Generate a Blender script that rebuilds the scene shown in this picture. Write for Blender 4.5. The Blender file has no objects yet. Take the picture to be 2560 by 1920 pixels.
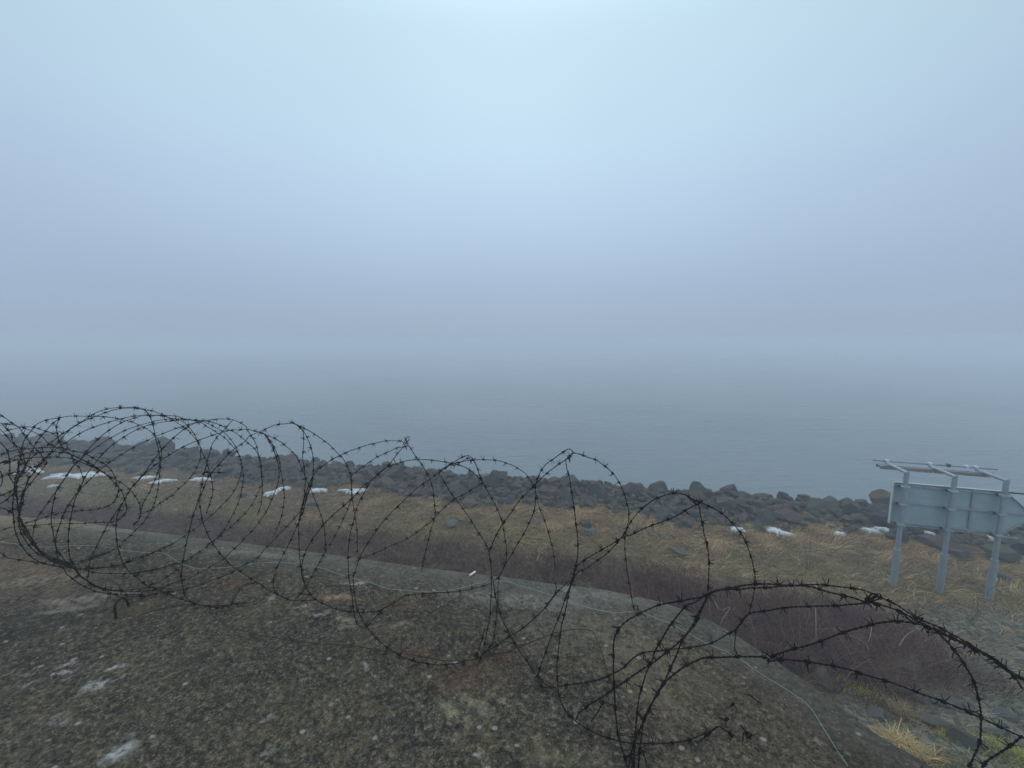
import bpy, bmesh, math, random
import numpy as np
from mathutils import Vector, Matrix, Quaternion, noise as mnoise

C = bpy.context.scene.collection
R = random.Random(7)
RN = np.random.RandomState(7)
# ------------------------------------------------------------------ camera
PITCH = 6.54
F = 960.0
cam_d = bpy.data.cameras.new('camera'); cam = bpy.data.objects.new('camera', cam_d); C.objects.link(cam)
cam_d.sensor_width = 36.0; cam_d.lens = 36.0*F/2560.0
cam_d.clip_start = 0.05; cam_d.clip_end = 3000
cam.rotation_euler = (math.radians(90-PITCH), 0, 0)
bpy.context.scene.camera = cam
CP, SP = math.cos(math.radians(PITCH)), math.sin(math.radians(PITCH))

def ray(u, v):
    """direction of a photo pixel (2560 x 1920), scaled so that y = 1"""
    X = (u-1280.0)/F; Y = (v-960.0)/F
    y = CP-Y*SP; z = -SP-Y*CP
    return X/y, z/y
def at(u, v, d):
    a, b = ray(u, v); return Vector((a*d, d, b*d))
def on(u, v, z):
    a, b = ray(u, v); d = z/b; return Vector((a*d, d, z))

# ------------------------------------------------------------------ world
SUN_EL, SUN_AZ = 38.0, 0.0
w = bpy.data.worlds.new('World'); bpy.context.scene.world = w; w.use_nodes = True
nt = w.node_tree; N = nt.nodes; L = nt.links; N.clear()
out = N.new('ShaderNodeOutputWorld')
sky = N.new('ShaderNodeTexSky'); sky.sky_type = 'NISHITA'; sky.sun_disc = False
sky.sun_elevation = math.radians(SUN_EL); sky.sun_rotation = math.radians(SUN_AZ)
sky.dust_density = 1
bgs = N.new('ShaderNodeBackground'); bgs.inputs[1].default_value = 0.08
L.new(sky.outputs[0], bgs.inputs[0])
tc = N.new('ShaderNodeTexCoord'); sep = N.new('ShaderNodeSeparateXYZ'); L.new(tc.outputs['Generated'], sep.inputs[0])
mr = N.new('ShaderNodeMapRange'); mr.inputs['From Min'].default_value = -0.02; mr.inputs['From Max'].default_value = 1.0
L.new(sep.outputs[2], mr.inputs[0])
ramp = N.new('ShaderNodeValToRGB'); L.new(mr.outputs[0], ramp.inputs[0])
cr = ramp.color_ramp; cr.interpolation = 'B_SPLINE'
SKY = [(0.0, (.380, .496, .648)), (.09, (.402, .526, .688)), (.22, (.474, .628, .828)), (.40, (.540, .715, .890)),
       (.56, (.555, .755, .880)), (.66, (.60, .82, .95)), (.80, (1.5, 1.85, 2.6)), (1.0, (2.5, 3.05, 4.6))]
cr.elements[0].position = 0; cr.elements[0].color = SKY[0][1]+(1,)
cr.elements[1].position = 1; cr.elements[1].color = SKY[-1][1]+(1,)
for p, c in SKY[1:-1]:
    e = cr.elements.new(p); e.color = c+(1,)
dot = N.new('ShaderNodeVectorMath'); dot.operation = 'DOT_PRODUCT'; L.new(tc.outputs['Generated'], dot.inputs[0])
el = math.radians(36); dot.inputs[1].default_value = (-0.06, math.cos(el), math.sin(el))
mh_ = N.new('ShaderNodeMapRange'); L.new(dot.outputs['Value'], mh_.inputs[0]); mh_.inputs['From Min'].default_value = -1.0
m2 = N.new('ShaderNodeValToRGB'); L.new(mh_.outputs[0], m2.inputs[0])      # brighter towards the veiled sun, and again behind
c2 = m2.color_ramp; c2.interpolation = 'B_SPLINE'
c2.elements[0].position = 0; c2.elements[0].color = (1.25, 1.3, 1.5, 1); c2.elements[1].position = 1; c2.elements[1].color = (1.02, 1.02, 1.02, 1)
for p, c in ((.35, (1.2, 1.25, 1.4)), (.52, (.95, .97, 1.0)), (.62, (.72, .72, .72)), (.72, (.73, .73, .73)), (.86, (.90, .90, .90))):
    e = c2.elements.new(p); e.color = c+(1,)
# soft uneven cloud
no = N.new('ShaderNodeTexNoise'); no.inputs['Scale'].default_value = 1.6; no.inputs['Detail'].default_value = 1.0
L.new(tc.outputs['Generated'], no.inputs[0])
m3 = N.new('ShaderNodeMapRange'); L.new(no.outputs[0], m3.inputs[0]); m3.inputs['To Min'].default_value = .93; m3.inputs['To Max'].default_value = 1.07
mu = N.new('ShaderNodeMix'); mu.data_type = 'RGBA'; mu.blend_type = 'MULTIPLY'; mu.inputs[0].default_value = 1
mz = N.new('ShaderNodeMapRange'); mz.interpolation_type = 'SMOOTHSTEP'; L.new(sep.outputs[2], mz.inputs[0]); mz.inputs['From Max'].default_value = 0.42
me_ = N.new('ShaderNodeMix'); me_.data_type = 'RGBA'; L.new(mz.outputs[0], me_.inputs[0]); me_.inputs[6].default_value = (.86, .86, .87, 1); L.new(m2.outputs[0], me_.inputs[7])
L.new(ramp.outputs[0], mu.inputs[6]); L.new(me_.outputs[2], mu.inputs[7])
bgo = N.new('ShaderNodeBackground'); L.new(mu.outputs[2], bgo.inputs[0]); L.new(m3.outputs[0], bgo.inputs[1])
mix = N.new('ShaderNodeMixShader'); mix.inputs[0].default_value = 0.03
L.new(bgo.outputs[0], mix.inputs[1]); L.new(bgs.outputs[0], mix.inputs[2]); L.new(mix.outputs[0], out.inputs[0])

sl = bpy.data.lights.new('sun', 'SUN'); sl.energy = 0.5; sl.angle = math.radians(40); sl.color = (1, .985, .97)
so = bpy.data.objects.new('sun', sl); C.objects.link(so)
so.rotation_euler = Vector((0, -math.cos(math.radians(SUN_EL)), -math.sin(math.radians(SUN_EL)))).to_track_quat('-Z', 'Y').to_euler()

sc = bpy.context.scene
sc.view_settings.view_transform = 'Standard'; sc.view_settings.look = 'None'
sc.view_settings.exposure = 0.0; sc.view_settings.gamma = 1.0
sc.cycles.max_bounces = 10; sc.cycles.volume_bounces = 8; sc.cycles.diffuse_bounces = 2; sc.cycles.glossy_bounces = 2
sc.cycles.use_denoising = True

# ------------------------------------------------------------------ helpers
def tag(o, label=None, cat=None, group=None, kind=None):
    if label: o['label'] = label
    if cat: o['category'] = cat
    if group: o['group'] = group
    if kind: o['kind'] = kind
    return o
def empty(name, loc, label, cat, group=None):
    o = bpy.data.objects.new(name, None); C.objects.link(o); o.location = loc
    o.empty_display_size = .1
    return tag(o, label, cat, group)
def mesh_np(name, V, Fc, mat, parent=None, smooth=False, attrs=None, loc=None):
    me = bpy.data.meshes.new(name)
    V = np.asarray(V, dtype=np.float32)
    if loc is not None: V = V-np.asarray(loc, dtype=np.float32)
    Fc = np.asarray(Fc, dtype=np.int32)
    k = Fc.shape[1]; nf = len(Fc)
    me.vertices.add(len(V)); me.vertices.foreach_set('co', V.ravel())
    me.loops.add(nf*k); me.loops.foreach_set('vertex_index', Fc.ravel())
    me.polygons.add(nf); me.polygons.foreach_set('loop_start', np.arange(nf, dtype=np.int32)*k)
    me.polygons.foreach_set('loop_total', np.full(nf, k, dtype=np.int32))
    if smooth: me.polygons.foreach_set('use_smooth', np.ones(nf, dtype=bool))
    me.update(calc_edges=True)
    for an, (ty, data) in (attrs or {}).items():
        a = me.attributes.new(an, ty, 'POINT')
        a.data.foreach_set('color' if 'COLOR' in ty else 'value', np.asarray(data, dtype=np.float32).ravel())
    if mat: me.materials.append(mat)
    o = bpy.data.objects.new(name, me); C.objects.link(o)
    if loc is not None: o.location = loc
    if parent: o.parent = parent
    return o
def bm_obj(name, bm, mat, parent=None, smooth=False):
    me = bpy.data.meshes.new(name); bm.to_mesh(me); bm.free()
    if smooth:
        for p in me.polygons: p.use_smooth = True
    me.materials.append(mat)
    o = bpy.data.objects.new(name, me); C.objects.link(o)
    if parent: o.parent = parent
    return o
def local(o, parent):
    """parent without moving (parent is an unrotated Empty at its location)"""
    o.parent = parent; o.location = Vector(o.location)-parent.location

class Mat:
    def __init__(s, name, rough=.9, spec=.3):
        s.m = bpy.data.materials.new(name); s.m.use_nodes = True
        s.n = s.m.node_tree.nodes; s.l = s.m.node_tree.links
        s.b = s.n['Principled BSDF']; s.b.inputs['Roughness'].default_value = rough
        s.b.inputs['Specular IOR Level'].default_value = spec
        s.tc = s.n.new('ShaderNodeTexCoord')
    def geo(s):
        g = s.n.new('ShaderNodeNewGeometry'); return g.outputs['Position']
    def noise(s, scale, detail=4, rough=.6, vec=None, dist=0):
        x = s.n.new('ShaderNodeTexNoise'); x.inputs['Scale'].default_value = scale
        x.inputs['Detail'].default_value = detail; x.inputs['Roughness'].default_value = rough
        x.inputs['Distortion'].default_value = dist
        s.l.new(vec or s.geo(), x.inputs['Vector']); return x.outputs[0]
    def vor(s, scale, feature='F1', vec=None, rand=1.0, out='Distance'):
        x = s.n.new('ShaderNodeTexVoronoi'); x.feature = feature; x.inputs['Scale'].default_value = scale
        x.inputs['Randomness'].default_value = rand
        s.l.new(vec or s.geo(), x.inputs['Vector']); return x.outputs[out]
    def rng(s, v, a, b, c=0., d=1.):
        x = s.n.new('ShaderNodeMapRange'); s.l.new(v, x.inputs[0])
        for i, q in zip((1, 2, 3, 4), (a, b, c, d)): x.inputs[i].default_value = q
        return x.outputs[0]
    def ramp(s, v, stops, interp='LINEAR'):
        x = s.n.new('ShaderNodeValToRGB'); s.l.new(v, x.inputs[0]); r = x.color_ramp; r.interpolation = interp
        r.elements[0].position = stops[0][0]; r.elements[0].color = tuple(stops[0][1])+(1,)
        r.elements[1].position = stops[-1][0]; r.elements[1].color = tuple(stops[-1][1])+(1,)
        for p, c in stops[1:-1]:
            e = r.elements.new(p); e.color = tuple(c)+(1,)
        return x.outputs[0]
    def mixc(s, fac, a, b, mode='MIX'):
        x = s.n.new('ShaderNodeMix'); x.data_type = 'RGBA'; x.blend_type = mode
        for sock, val in ((x.inputs[0], fac), (x.inputs[6], a), (x.inputs[7], b)):
            if isinstance(val, (int, float)): sock.default_value = val
            elif isinstance(val, tuple): sock.default_value = val+(1,)
            else: s.l.new(val, sock)
        return x.outputs[2]
    def math(s, op, a, b=0.):
        x = s.n.new('ShaderNodeMath'); x.operation = op
        for i, val in enumerate((a, b)):
            if isinstance(val, (int, float)): x.inputs[i].default_value = val
            else: s.l.new(val, x.inputs[i])
        return x.outputs[0]
    def attr(s, name, out='Fac'):
        x = s.n.new('ShaderNodeAttribute'); x.attribute_name = name; return x.outputs[out]
    def scaled(s, sx, sy, sz, rz=0.):
        x = s.n.new('ShaderNodeMapping'); s.l.new(s.geo(), x.inputs[0])
        x.inputs['Scale'].default_value = (sx, sy, sz); x.inputs['Rotation'].default_value = (0, 0, rz)
        return x.outputs[0]
    def col(s, c):
        if isinstance(c, tuple): s.b.inputs['Base Color'].default_value = c+(1,)
        else: s.l.new(c, s.b.inputs['Base Color'])
    def bump(s, h, strength=.5, dist=.01, prev=None):
        x = s.n.new('ShaderNodeBump'); x.inputs['Strength'].default_value = strength; x.inputs['Distance'].default_value = dist
        s.l.new(h, x.inputs['Height'])
        if prev is not None: s.l.new(prev, x.inputs['Normal'])
        s.l.new(x.outputs[0], s.b.inputs['Normal']); return x.outputs[0]

# ------------------------------------------------------------------ materials
RUST, SN, TAN, PALE = (.15, .060, .032), (.50, .54, .56), (.24, .19, .13), (.36, .34, .28)
STAINS = [(842, 1497, .20, .045, -.1, RUST, .8), (850, 1492, .14, .03, -.1, (.42, .30, .22), .7), (1030, 1512, .16, .04, -.1, RUST, .8),
          (1045, 1631, .11, .05, 0, (.10, .035, .03), .8), (1233, 1642, .14, .06, .2, (.09, .032, .028), .8), (1180, 1692, .22, .09, .1, RUST, .75),
          (582, 1462, .12, .10, .4, RUST, .6), (330, 1522, .16, .10, .2, (.13, .095, .045), .6), (40, 1425, .85, .16, -.3, (.21, .15, .11), .85),
          (60, 1296, .9, .14, -.2, (.27, .22, .13), .9), (20, 1330, .5, .14, -.2, (.16, .13, .09), .8), (210, 1500, .24, .05, .25, PALE, .9), (180, 1525, .2, .03, .25, PALE, .8), (110, 1450, .4, .05, .2, (.28, .25, .2), .7),
          (304, 1876, .045, .055, .5, SN, .9), (298, 1666, .05, .02, .5, SN, .9), (250, 1708, .045, .018, .5, SN, .9), (296, 1694, .03, .015, .5, SN, .7),
          (162, 1680, .03, .014, .4, SN, .9), (165, 1663, .03, .012, .4, SN, .8), (148, 1799, .03, .018, .3, (.4, .4, .45), .8), (70, 1712, .04, .01, .3, SN, .6),
          (889, 1458, .09, .010, 0, SN, .8), (799, 1533, .10, .014, 0, PALE, .9), (866, 1544, .09, .025, -.4, PALE, .8), (880, 1570, .08, .02, -.3, PALE, .6), (760, 1517, .09, .012, 0, PALE, .8),
          (990, 1561, .14, .014, 0, (.36, .28, .18), .8), (1150, 1487, .14, .012, 0, (.36, .31, .22), .7), (915, 1664, .035, .02, -.4, SN, .6), (940, 1688, .02, .014, -.4, SN, .6),
          (1140, 1779, .10, .035, -.5, (.36, .34, .24), .8), (1184, 1758, .10, .02, -.5, (.36, .34, .24), .7), (1245, 1746, .08, .02, -.4, (.34, .31, .22), .7),
          (820, 1765, .015, .012, 0, SN, .8), (680, 1795, .02, .018, 0, SN, .5), (672, 1875, .02, .015, .4, SN, .6), (1195, 1880, .02, .016, 0, SN, .6),
          (1640, 1730, .22, .09, -.7, (.20, .185, .12), .35), (1720, 1690, .16, .05, -.7, (.20, .185, .12), .3), (1395, 1900, .12, .04, 0, (.21, .2, .12), .6), (1420, 1570, .55, .16, -.1, (.23, .215, .17), .38), (1560, 1620, .40, .16, -.6, (.22, .21, .16), .3), (1300, 1500, .5, .07, -.12, (.27, .27, .25), .7), (1500, 1490, .35, .05, -.2, (.27, .28, .26), .7),
          (320, 1325, .5, .05, -.15, PALE, .5), (640, 1385, .5, .035, -.15, PALE, .5), (1100, 1560, .5, .2, 0, (.035, .036, .032), .6), (90, 1560, .8, .12, .3, (.034, .038, .042), .7),
          (860, 1850, .012, .018, -.3, (.01, .012, .01), .9), (600, 1805, .014, .018, -.3, (.01, .012, .01), .9), (180, 1870, .13, .006, .6, (.01, .01, .01), .9)]
def concrete_mat():
    m = Mat('weathered_concrete', .92, .2)
    big = m.noise(.9, 5, .6); mid = m.noise(8, 7, .75); fine = m.noise(55, 5, .75); gr = m.noise(170, 3, .7)
    base = m.ramp(mid, [(.28, (.014, .013, .011)), (.44, (.030, .027, .021)), (.56, (.058, .050, .036)), (.72, (.115, .10, .070))])
    # greenish algae and brown lichen tones
    base = m.mixc(m.rng(big, .45, .65, 0, .4), base, (.072, .068, .042))
    n2 = m.noise(1.7, 4, .65, m.scaled(1, 1.2, 1, .5))
    base = m.mixc(m.rng(n2, .55, .72, 0, .6), base, (.024, .029, .026))
    base = m.mixc(m.rng(m.noise(.55, 3, .6, m.scaled(1, 1, 1, 2.1)), .54, .72, 0, .6), base, (.17, .115, .075))
    # grain
    base = m.mixc(m.rng(fine, .48, .68, 0, .9), base, m.mixc(.55, base, (.20, .185, .15)))
    base = m.mixc(m.rng(fine, .48, .33, 0, .9), base, (.010, .011, .010))
    base = m.mixc(m.rng(gr, .56, .68, 0, .6), base, (.24, .225, .18))
    base = m.mixc(m.rng(gr, .46, .36, 0, .7), base, (.012, .012, .011))
    # yellow lichen crusts
    ye = m.math('MULTIPLY', m.rng(m.noise(24, 6, .8), .52, .64), m.rng(m.noise(1.3, 3, .5, m.scaled(1, 1, 1, 1.)), .45, .6))
    base = m.mixc(m.math('MULTIPLY', ye, .5), base, (.20, .18, .085))
    cl = m.noise(40, 7, .82, m.scaled(1, 1.15, 1, .8))
    base = m.mixc(m.rng(cl, .53, .63, 0, .85), base, (.24, .215, .165))
    base = m.mixc(m.rng(cl, .48, .38, 0, .85), base, (.008, .008, .007))
    c2 = m.noise(13, 6, .75, m.scaled(1, 1.3, 1, 1.9))
    base = m.mixc(m.rng(c2, .52, .68, 0, .4), base, (.12, .108, .080))
    base = m.mixc(m.rng(c2, .49, .36, 0, .6), base, (.014, .014, .013))
    # darker and greener towards the right corner
    sx_ = m.n.new('ShaderNodeSeparateXYZ'); m.l.new(m.geo(), sx_.inputs[0])
    corner_green = m.math('MULTIPLY', m.rng(m.math('ADD', sx_.outputs[0], m.math('MULTIPLY', c2, .6)), 1.05, 1.6), m.rng(fine, .3, .7, 1, .45))
    base = m.mixc(m.math('MULTIPLY', corner_green, .75), base, (.024, .030, .026))
    # pale crusts (bare cement, droppings)
    wh = m.math('MULTIPLY', m.rng(m.noise(9, 6, .75), .60, .70), m.rng(m.noise(2.1, 3, .5, m.scaled(1, 1, 1, .7)), .50, .62))
    base = m.mixc(m.math('MULTIPLY', wh, .65), base, (.34, .32, .28))
    # small pale and dark aggregate specks
    v1 = m.vor(70); c1 = m.vor(70, out='Color')
    sepc = m.n.new('ShaderNodeSeparateColor'); m.l.new(c1, sepc.inputs[0])
    pale = m.math('MULTIPLY', m.rng(v1, .32, .20), m.rng(sepc.outputs[0], .88, .91))
    base = m.mixc(m.math('MULTIPLY', pale, .45), base, (.30, .28, .24))
    dark = m.math('MULTIPLY', m.rng(v1, .38, .28), m.rng(sepc.outputs[1], .86, .9))
    base = m.mixc(m.math('MULTIPLY', dark, .8), base, (.012, .014, .014))
    v2 = m.vor(19, vec=m.scaled(1, 1.3, 1, .4)); c2 = m.vor(19, out='Color', vec=m.scaled(1, 1.3, 1, .4))
    sp2 = m.n.new('ShaderNodeSeparateColor'); m.l.new(c2, sp2.inputs[0])
    edge = m.math('ADD', v2, m.math('MULTIPLY', fine, .35))
    p2 = m.math('MULTIPLY', m.rng(edge, .42, .30), m.rng(sp2.outputs[0], .88, .9))
    base = m.mixc(m.math('MULTIPLY', p2, .75), base, (.34, .34, .31))
    pits = m.math('MULTIPLY', m.rng(m.vor(9), .13, .09), 1.0)
    base = m.mixc(m.math('MULTIPLY', pits, .6), base, (.015, .017, .017))
    # paler rim along the edge
    rim = m.math('MULTIPLY', m.attr('rim'), m.rng(mid, .3, .6, .35, 1))
    base = m.mixc(m.math('MULTIPLY', rim, .6), base, (.17, .175, .16))
    # stains with shapes of their own (dirt, rust, bare cement), each at its own place on the slab
    wob = m.n.new('ShaderNodeTexNoise'); wob.inputs['Scale'].default_value = 13; wob.inputs['Detail'].default_value = 5; wob.inputs['Roughness'].default_value = .7
    m.l.new(m.geo(), wob.inputs['Vector'])
    ws = m.n.new('ShaderNodeVectorMath'); ws.operation = 'MULTIPLY_ADD'; m.l.new(wob.outputs[1], ws.inputs[0])
    ws.inputs[1].default_value = (.16, .16, 0); m.l.new(m.geo(), ws.inputs[2]); wp = ws.outputs[0]
    brk = m.rng(m.noise(26, 5, .75), .38, .6)
    for (u, v, rx, ry, rz, colr, st) in STAINS:
        c = on(u, v, -1.4)
        k = m.n.new('ShaderNodeMapping'); k.vector_type = 'TEXTURE'; m.l.new(wp, k.inputs[0])
        k.inputs['Location'].default_value = (c.x+.08, c.y+.08, -1.4); k.inputs['Scale'].default_value = (rx, ry, 5)
        k.inputs['Rotation'].default_value = (0, 0, rz)
        d = m.n.new('ShaderNodeVectorMath'); d.operation = 'LENGTH'; m.l.new(k.outputs[0], d.inputs[0])
        f = m.math('MULTIPLY', m.rng(d.outputs['Value'], 1.15, .35), brk)
        base = m.mixc(m.math('MULTIPLY', f, st*(.5 if colr[0] < .2 and colr[1] < .07 else .8)), base, colr)
    m.col(base)
    h = m.math('ADD', m.math('MULTIPLY', fine, .6), m.math('MULTIPLY', gr, .35))
    h = m.math('SUBTRACT', h, m.math('MULTIPLY', pits, .5))
    b = m.bump(mid, .5, .03); m.bump(h, .7, .008, b)
    return m.m

def ground_mat():
    m = Mat('scrub_ground', .95, .15)
    n1 = m.noise(1.1, 6, .65); n2 = m.noise(7, 6, .7); n3 = m.noise(45, 4, .7)
    base = m.ramp(n2, [(.3, (.045, .036, .026)), (.47, (.12, .090, .055)), (.62, (.21, .165, .10)), (.85, (.30, .25, .18))])
    base = m.mixc(m.math('MULTIPLY', m.attr('yellow'), m.rng(n1, .42, .6)), base,
                  m.ramp(n2, [(.3, (.07, .075, .03)), (.55, (.16, .15, .06)), (.8, (.21, .19, .09))]))
    base = m.mixc(m.math('MULTIPLY', m.attr('brush'), .9), base,
                  m.ramp(n2, [(.3, (.014, .008, .006)), (.47, (.048, .027, .020)), (.62, (.11, .075, .045)), (.85, (.24, .19, .12))]))
    st = m.ramp(m.noise(11, 6, .75, m.scaled(1, 1.5, 1)), [(.3, (.035, .038, .030)), (.46, (.13, .14, .105)), (.56, (.26, .27, .21)), (.8, (.40, .40, .33))])
    base = m.mixc(m.math('MULTIPLY', m.attr('stone'), m.rng(n1, .25, .45)), base, st)
    v = m.vor(16); vc = m.n.new('ShaderNodeSeparateColor'); m.l.new(m.vor(16, out='Color'), vc.inputs[0])
    sp = m.math('MULTIPLY', m.rng(v, .3, .2), m.rng(vc.outputs[0], .86, .9))
    base = m.mixc(m.math('MULTIPLY', sp, .7), base, (.30, .30, .29))
    base = m.mixc(m.rng(n3, .45, .3, 0, .6), base, (.02, .018, .014))
    m.col(base); b = m.bump(n2, .8, .12); m.bump(n3, .7, .03, b)
    return m.m

def rock_mat(name, tint=(1, 1, 1), moss=.3):
    m = Mat(name, .85, .3)
    oi = m.n.new('ShaderNodeObjectInfo')
    ad = m.n.new('ShaderNodeVectorMath'); ad.operation = 'ADD'; m.l.new(m.tc.outputs['Object'], ad.inputs[0])
    mm = m.n.new('ShaderNodeVectorMath'); mm.operation = 'SCALE'; m.l.new(oi.outputs['Random'], mm.inputs['Scale'])
    mm.inputs[0].default_value = (37, 19, 23); m.l.new(mm.outputs[0], ad.inputs[1]); vec = ad.outputs[0]
    n1 = m.noise(1.8, 5, .6, vec); n2 = m.noise(9, 6, .7, vec); n3 = m.noise(50, 4, .7, vec)
    t = tint
    base = m.ramp(n2, [(.25, (.018*t[0], .022*t[1], .028*t[2])), (.5, (.046*t[0], .054*t[1], .064*t[2])), (.75, (.10*t[0], .108*t[1], .118*t[2]))])
    rnd = m.attr('shade') if name == 'riprap_rubble' else oi.outputs['Random']
    base = m.mixc(m.rng(rnd, .5, 1, 0, .6), base, m.mixc(.5, base, (.12, .115, .10)))
    base = m.mixc(m.rng(rnd, .3, 0, 0, .6), base, m.mixc(.6, base, (.020, .024, .032)))
    hu = m.math('FRACT', m.math('MULTIPLY', rnd, 7.31))
    base = m.mixc(m.rng(hu, .72, .8, 0, .75), base, m.mixc(.65, base, (.13, .10, .075)))
    base = m.mixc(m.rng(hu, .28, .2, 0, .75), base, m.mixc(.65, base, (.085, .10, .060)))
    g = m.n.new('ShaderNodeNewGeometry'); sz = m.n.new('ShaderNodeSeparateXYZ'); m.l.new(g.outputs['Normal'], sz.inputs[0])
    top = m.math('MULTIPLY', m.rng(sz.outputs[2], .2, .9), m.rng(n1, .45, .62))
    base = m.mixc(m.math('MULTIPLY', top, moss), base, (.095, .095, .045))
    base = m.mixc(m.rng(n3, .6, .75, 0, .5), base, (.2, .2, .19))
    m.col(base); b = m.bump(n2, .7, .06); m.bump(n3, .6, .012, b)
    return m.m

def water_mat():
    m = Mat('sea_water', .22, .5)
    m.b.inputs['IOR'].default_value = 1.33
    m.col(m.mixc(m.rng(m.noise(.05, 3, .5), .4, .6), (.22, .30, .345), (.26, .34, .385)))
    n1 = m.noise(.9, 6, .7, m.scaled(.45, 1.8, 1, .12)); n2 = m.noise(5, 4, .6, m.scaled(.5, 1.5, 1, -.15))
    b = m.bump(n1, 1.0, .5); m.bump(n2, .4, .05, b)
    return m.m

def wire_mat():
    m = Mat('rusted_barbed_wire', .75, .25)
    n = m.noise(35, 4, .6); n2 = m.noise(7, 3, .6)
    c = m.ramp(n, [(.35, (.005, .0045, .006)), (.6, (.014, .009, .009)), (.8, (.05, .020, .015))])
    m.col(m.mixc(m.rng(n2, .58, .72, 0, .6), c, (.075, .026, .018)))
    m.b.inputs['Metallic'].default_value = .3
    return m.m
def simple(name, c, rough=.7, metal=0., var=.35, scale=12, bump=.2):
    m = Mat(name, rough, .4); n = m.noise(scale, 5, .65)
    d = tuple(x*(1-var) for x in c); b = tuple(min(1, x*(1+var)) for x in c)
    m.col(m.ramp(n, [(.3, d), (.7, b)])); m.b.inputs['Metallic'].default_value = metal
    if bump: m.bump(n, bump, .01)
    return m.m
def blade_mat(name):
    m = Mat(name, .9, .15); m.col(m.attr('tint', 'Color')); return m.m

M_CON = concrete_mat(); M_GR = ground_mat(); M_ROCK = rock_mat('riprap_boulder'); M_RUB = rock_mat('riprap_rubble')
M_RBR = rock_mat('brown_boulder', (1.9, 1.45, 1.25), .1); M_RGN = rock_mat('mossy_boulder', (1.6, 1.75, 1.35), .8); M_RPL = rock_mat('pale_boulder', (2.9, 2.9, 2.5), .15)
M_W = water_mat(); M_WIRE = wire_mat(); M_BL = blade_mat('dead_grass')
def snow_mat():
    m = Mat('old_snow', .7, .3); n = m.noise(5, 6, .75); n2 = m.noise(30, 5, .8)
    b = m.ramp(n, [(.3, (.30, .33, .34)), (.5, (.58, .67, .72)), (.7, (.72, .82, .88))])
    m.col(m.mixc(m.rng(n2, .60, .70, 0, .7), b, (.16, .13, .09))); m.bump(n2, .7, .02); return m.m
M_SNOW = snow_mat()
M_GALV = simple('galvanised_steel', (.30, .36, .41), .55, .35, .15, 6, .1)
M_BACK = simple('sign_back_sheet', (.32, .43, .46), .5, .2, .12, 3, .05)
M_EDGE = simple('sign_rim', (.62, .68, .70), .45, .2, .08, 8, .05)
M_BRN = simple('rusty_lamp_housing', (.26, .20, .165), .75, .1, .3, 9, .2)
M_DARK = simple('dark_fitting', (.05, .06, .07), .7, .2, .3, 20, .1)
M_CORD = simple('green_nylon_cord', (.20, .33, .28), .5, 0, .2, 30, .1)
M_IRON = simple('rusted_iron', (.030, .020, .016), .8, .3, .5, 60, .4)
M_WHITE = simple('white_paper', (.75, .75, .72), .8, 0, .1, 40, .1)
M_TWIG = simple('pale_dry_stem', (.25, .20, .17), .9, 0, .3, 20, .1)

# ------------------------------------------------------------------ bunker roof (concrete)
ZC = -1.4
edge_px = [(0, 1281), (160, 1292), (320, 1316), (466, 1334), (640, 1356), (854, 1382), (1045, 1408), (1229, 1429), (1396, 1451),
           (1480, 1460), (1555, 1472), (1679, 1502), (1795, 1550), (1920, 1625), (2030, 1697), (2131, 1775), (2227, 1839), (2319, 1891), (2354, 1920)]
E = [on(u, v, ZC) for u, v in edge_px]
E = [Vector((-16, E[0].y+2.2, ZC)), Vector((-9, E[0].y+.88, ZC))]+E+[Vector(p+(ZC,)) for p in ((1.50, .95), (1.60, .62), (1.68, .1), (1.75, -1), (1.8, -4))]
def catmull(P, n):
    P = [Vector(p) for p in P]; Q = [P[0]*2-P[1]]+P+[P[-1]*2-P[-2]]; o = []
    for i in range(1, len(Q)-2):
        a, b, c, d = Q[i-1], Q[i], Q[i+1], Q[i+2]
        for k in range(n):
            t = k/n
            o.append(.5*((2*b)+(c-a)*t+(2*a-5*b+4*c-d)*t*t+(3*b-a-3*c+d)*t**3))
    o.append(P[-1]); return o
EP = catmull(E, 8)
# smooth a little
for _ in range(3):
    EP = [EP[0]]+[(EP[i-1]+2*EP[i]+EP[i+1])/4 for i in range(1, len(EP)-1)]+[EP[-1]]
prof = [(-.22, -4.4), (-.10, -2.2), (-.02, -.42), (-.005, -.12), (.0, -.070), (.004, -.040), (.011, -.020), (.024, -.008), (.045, -.002), (.09, 0), (.30, 0)]
def smooth01(t): t = max(0, min(1, t)); return t*t*(3-2*t)
nE = len(EP); V = []; Fc = []; rim = []
for j, (ins, dz) in enumerate(prof):
    for i, p in enumerate(EP):
        t = (EP[min(i+1, nE-1)]-EP[max(i-1, 0)]).normalized(); n = Vector((t.y, -t.x, 0))  # inward
        q = p+n*ins*1.0
        jit = mnoise.noise(q*6)*.006 + mnoise.noise(q*1.3)*.012
        V.append((q.x+n.x*jit, q.y+n.y*jit, ZC+dz+(mnoise.noise(q*3)*.004 if dz > -.2 else 0)))
        rim.append((1.0 if -.3 < dz and ins < .03 else (.8 if ins < .1 and dz > -1 else 0))*(1-.75*smooth01((q.x-.8)/.6)))
for j in range(len(prof)-1):
    for i in range(nE-1):
        a = j*nE+i; Fc.append((a, a+1, a+nE+1, a+nE))
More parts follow.
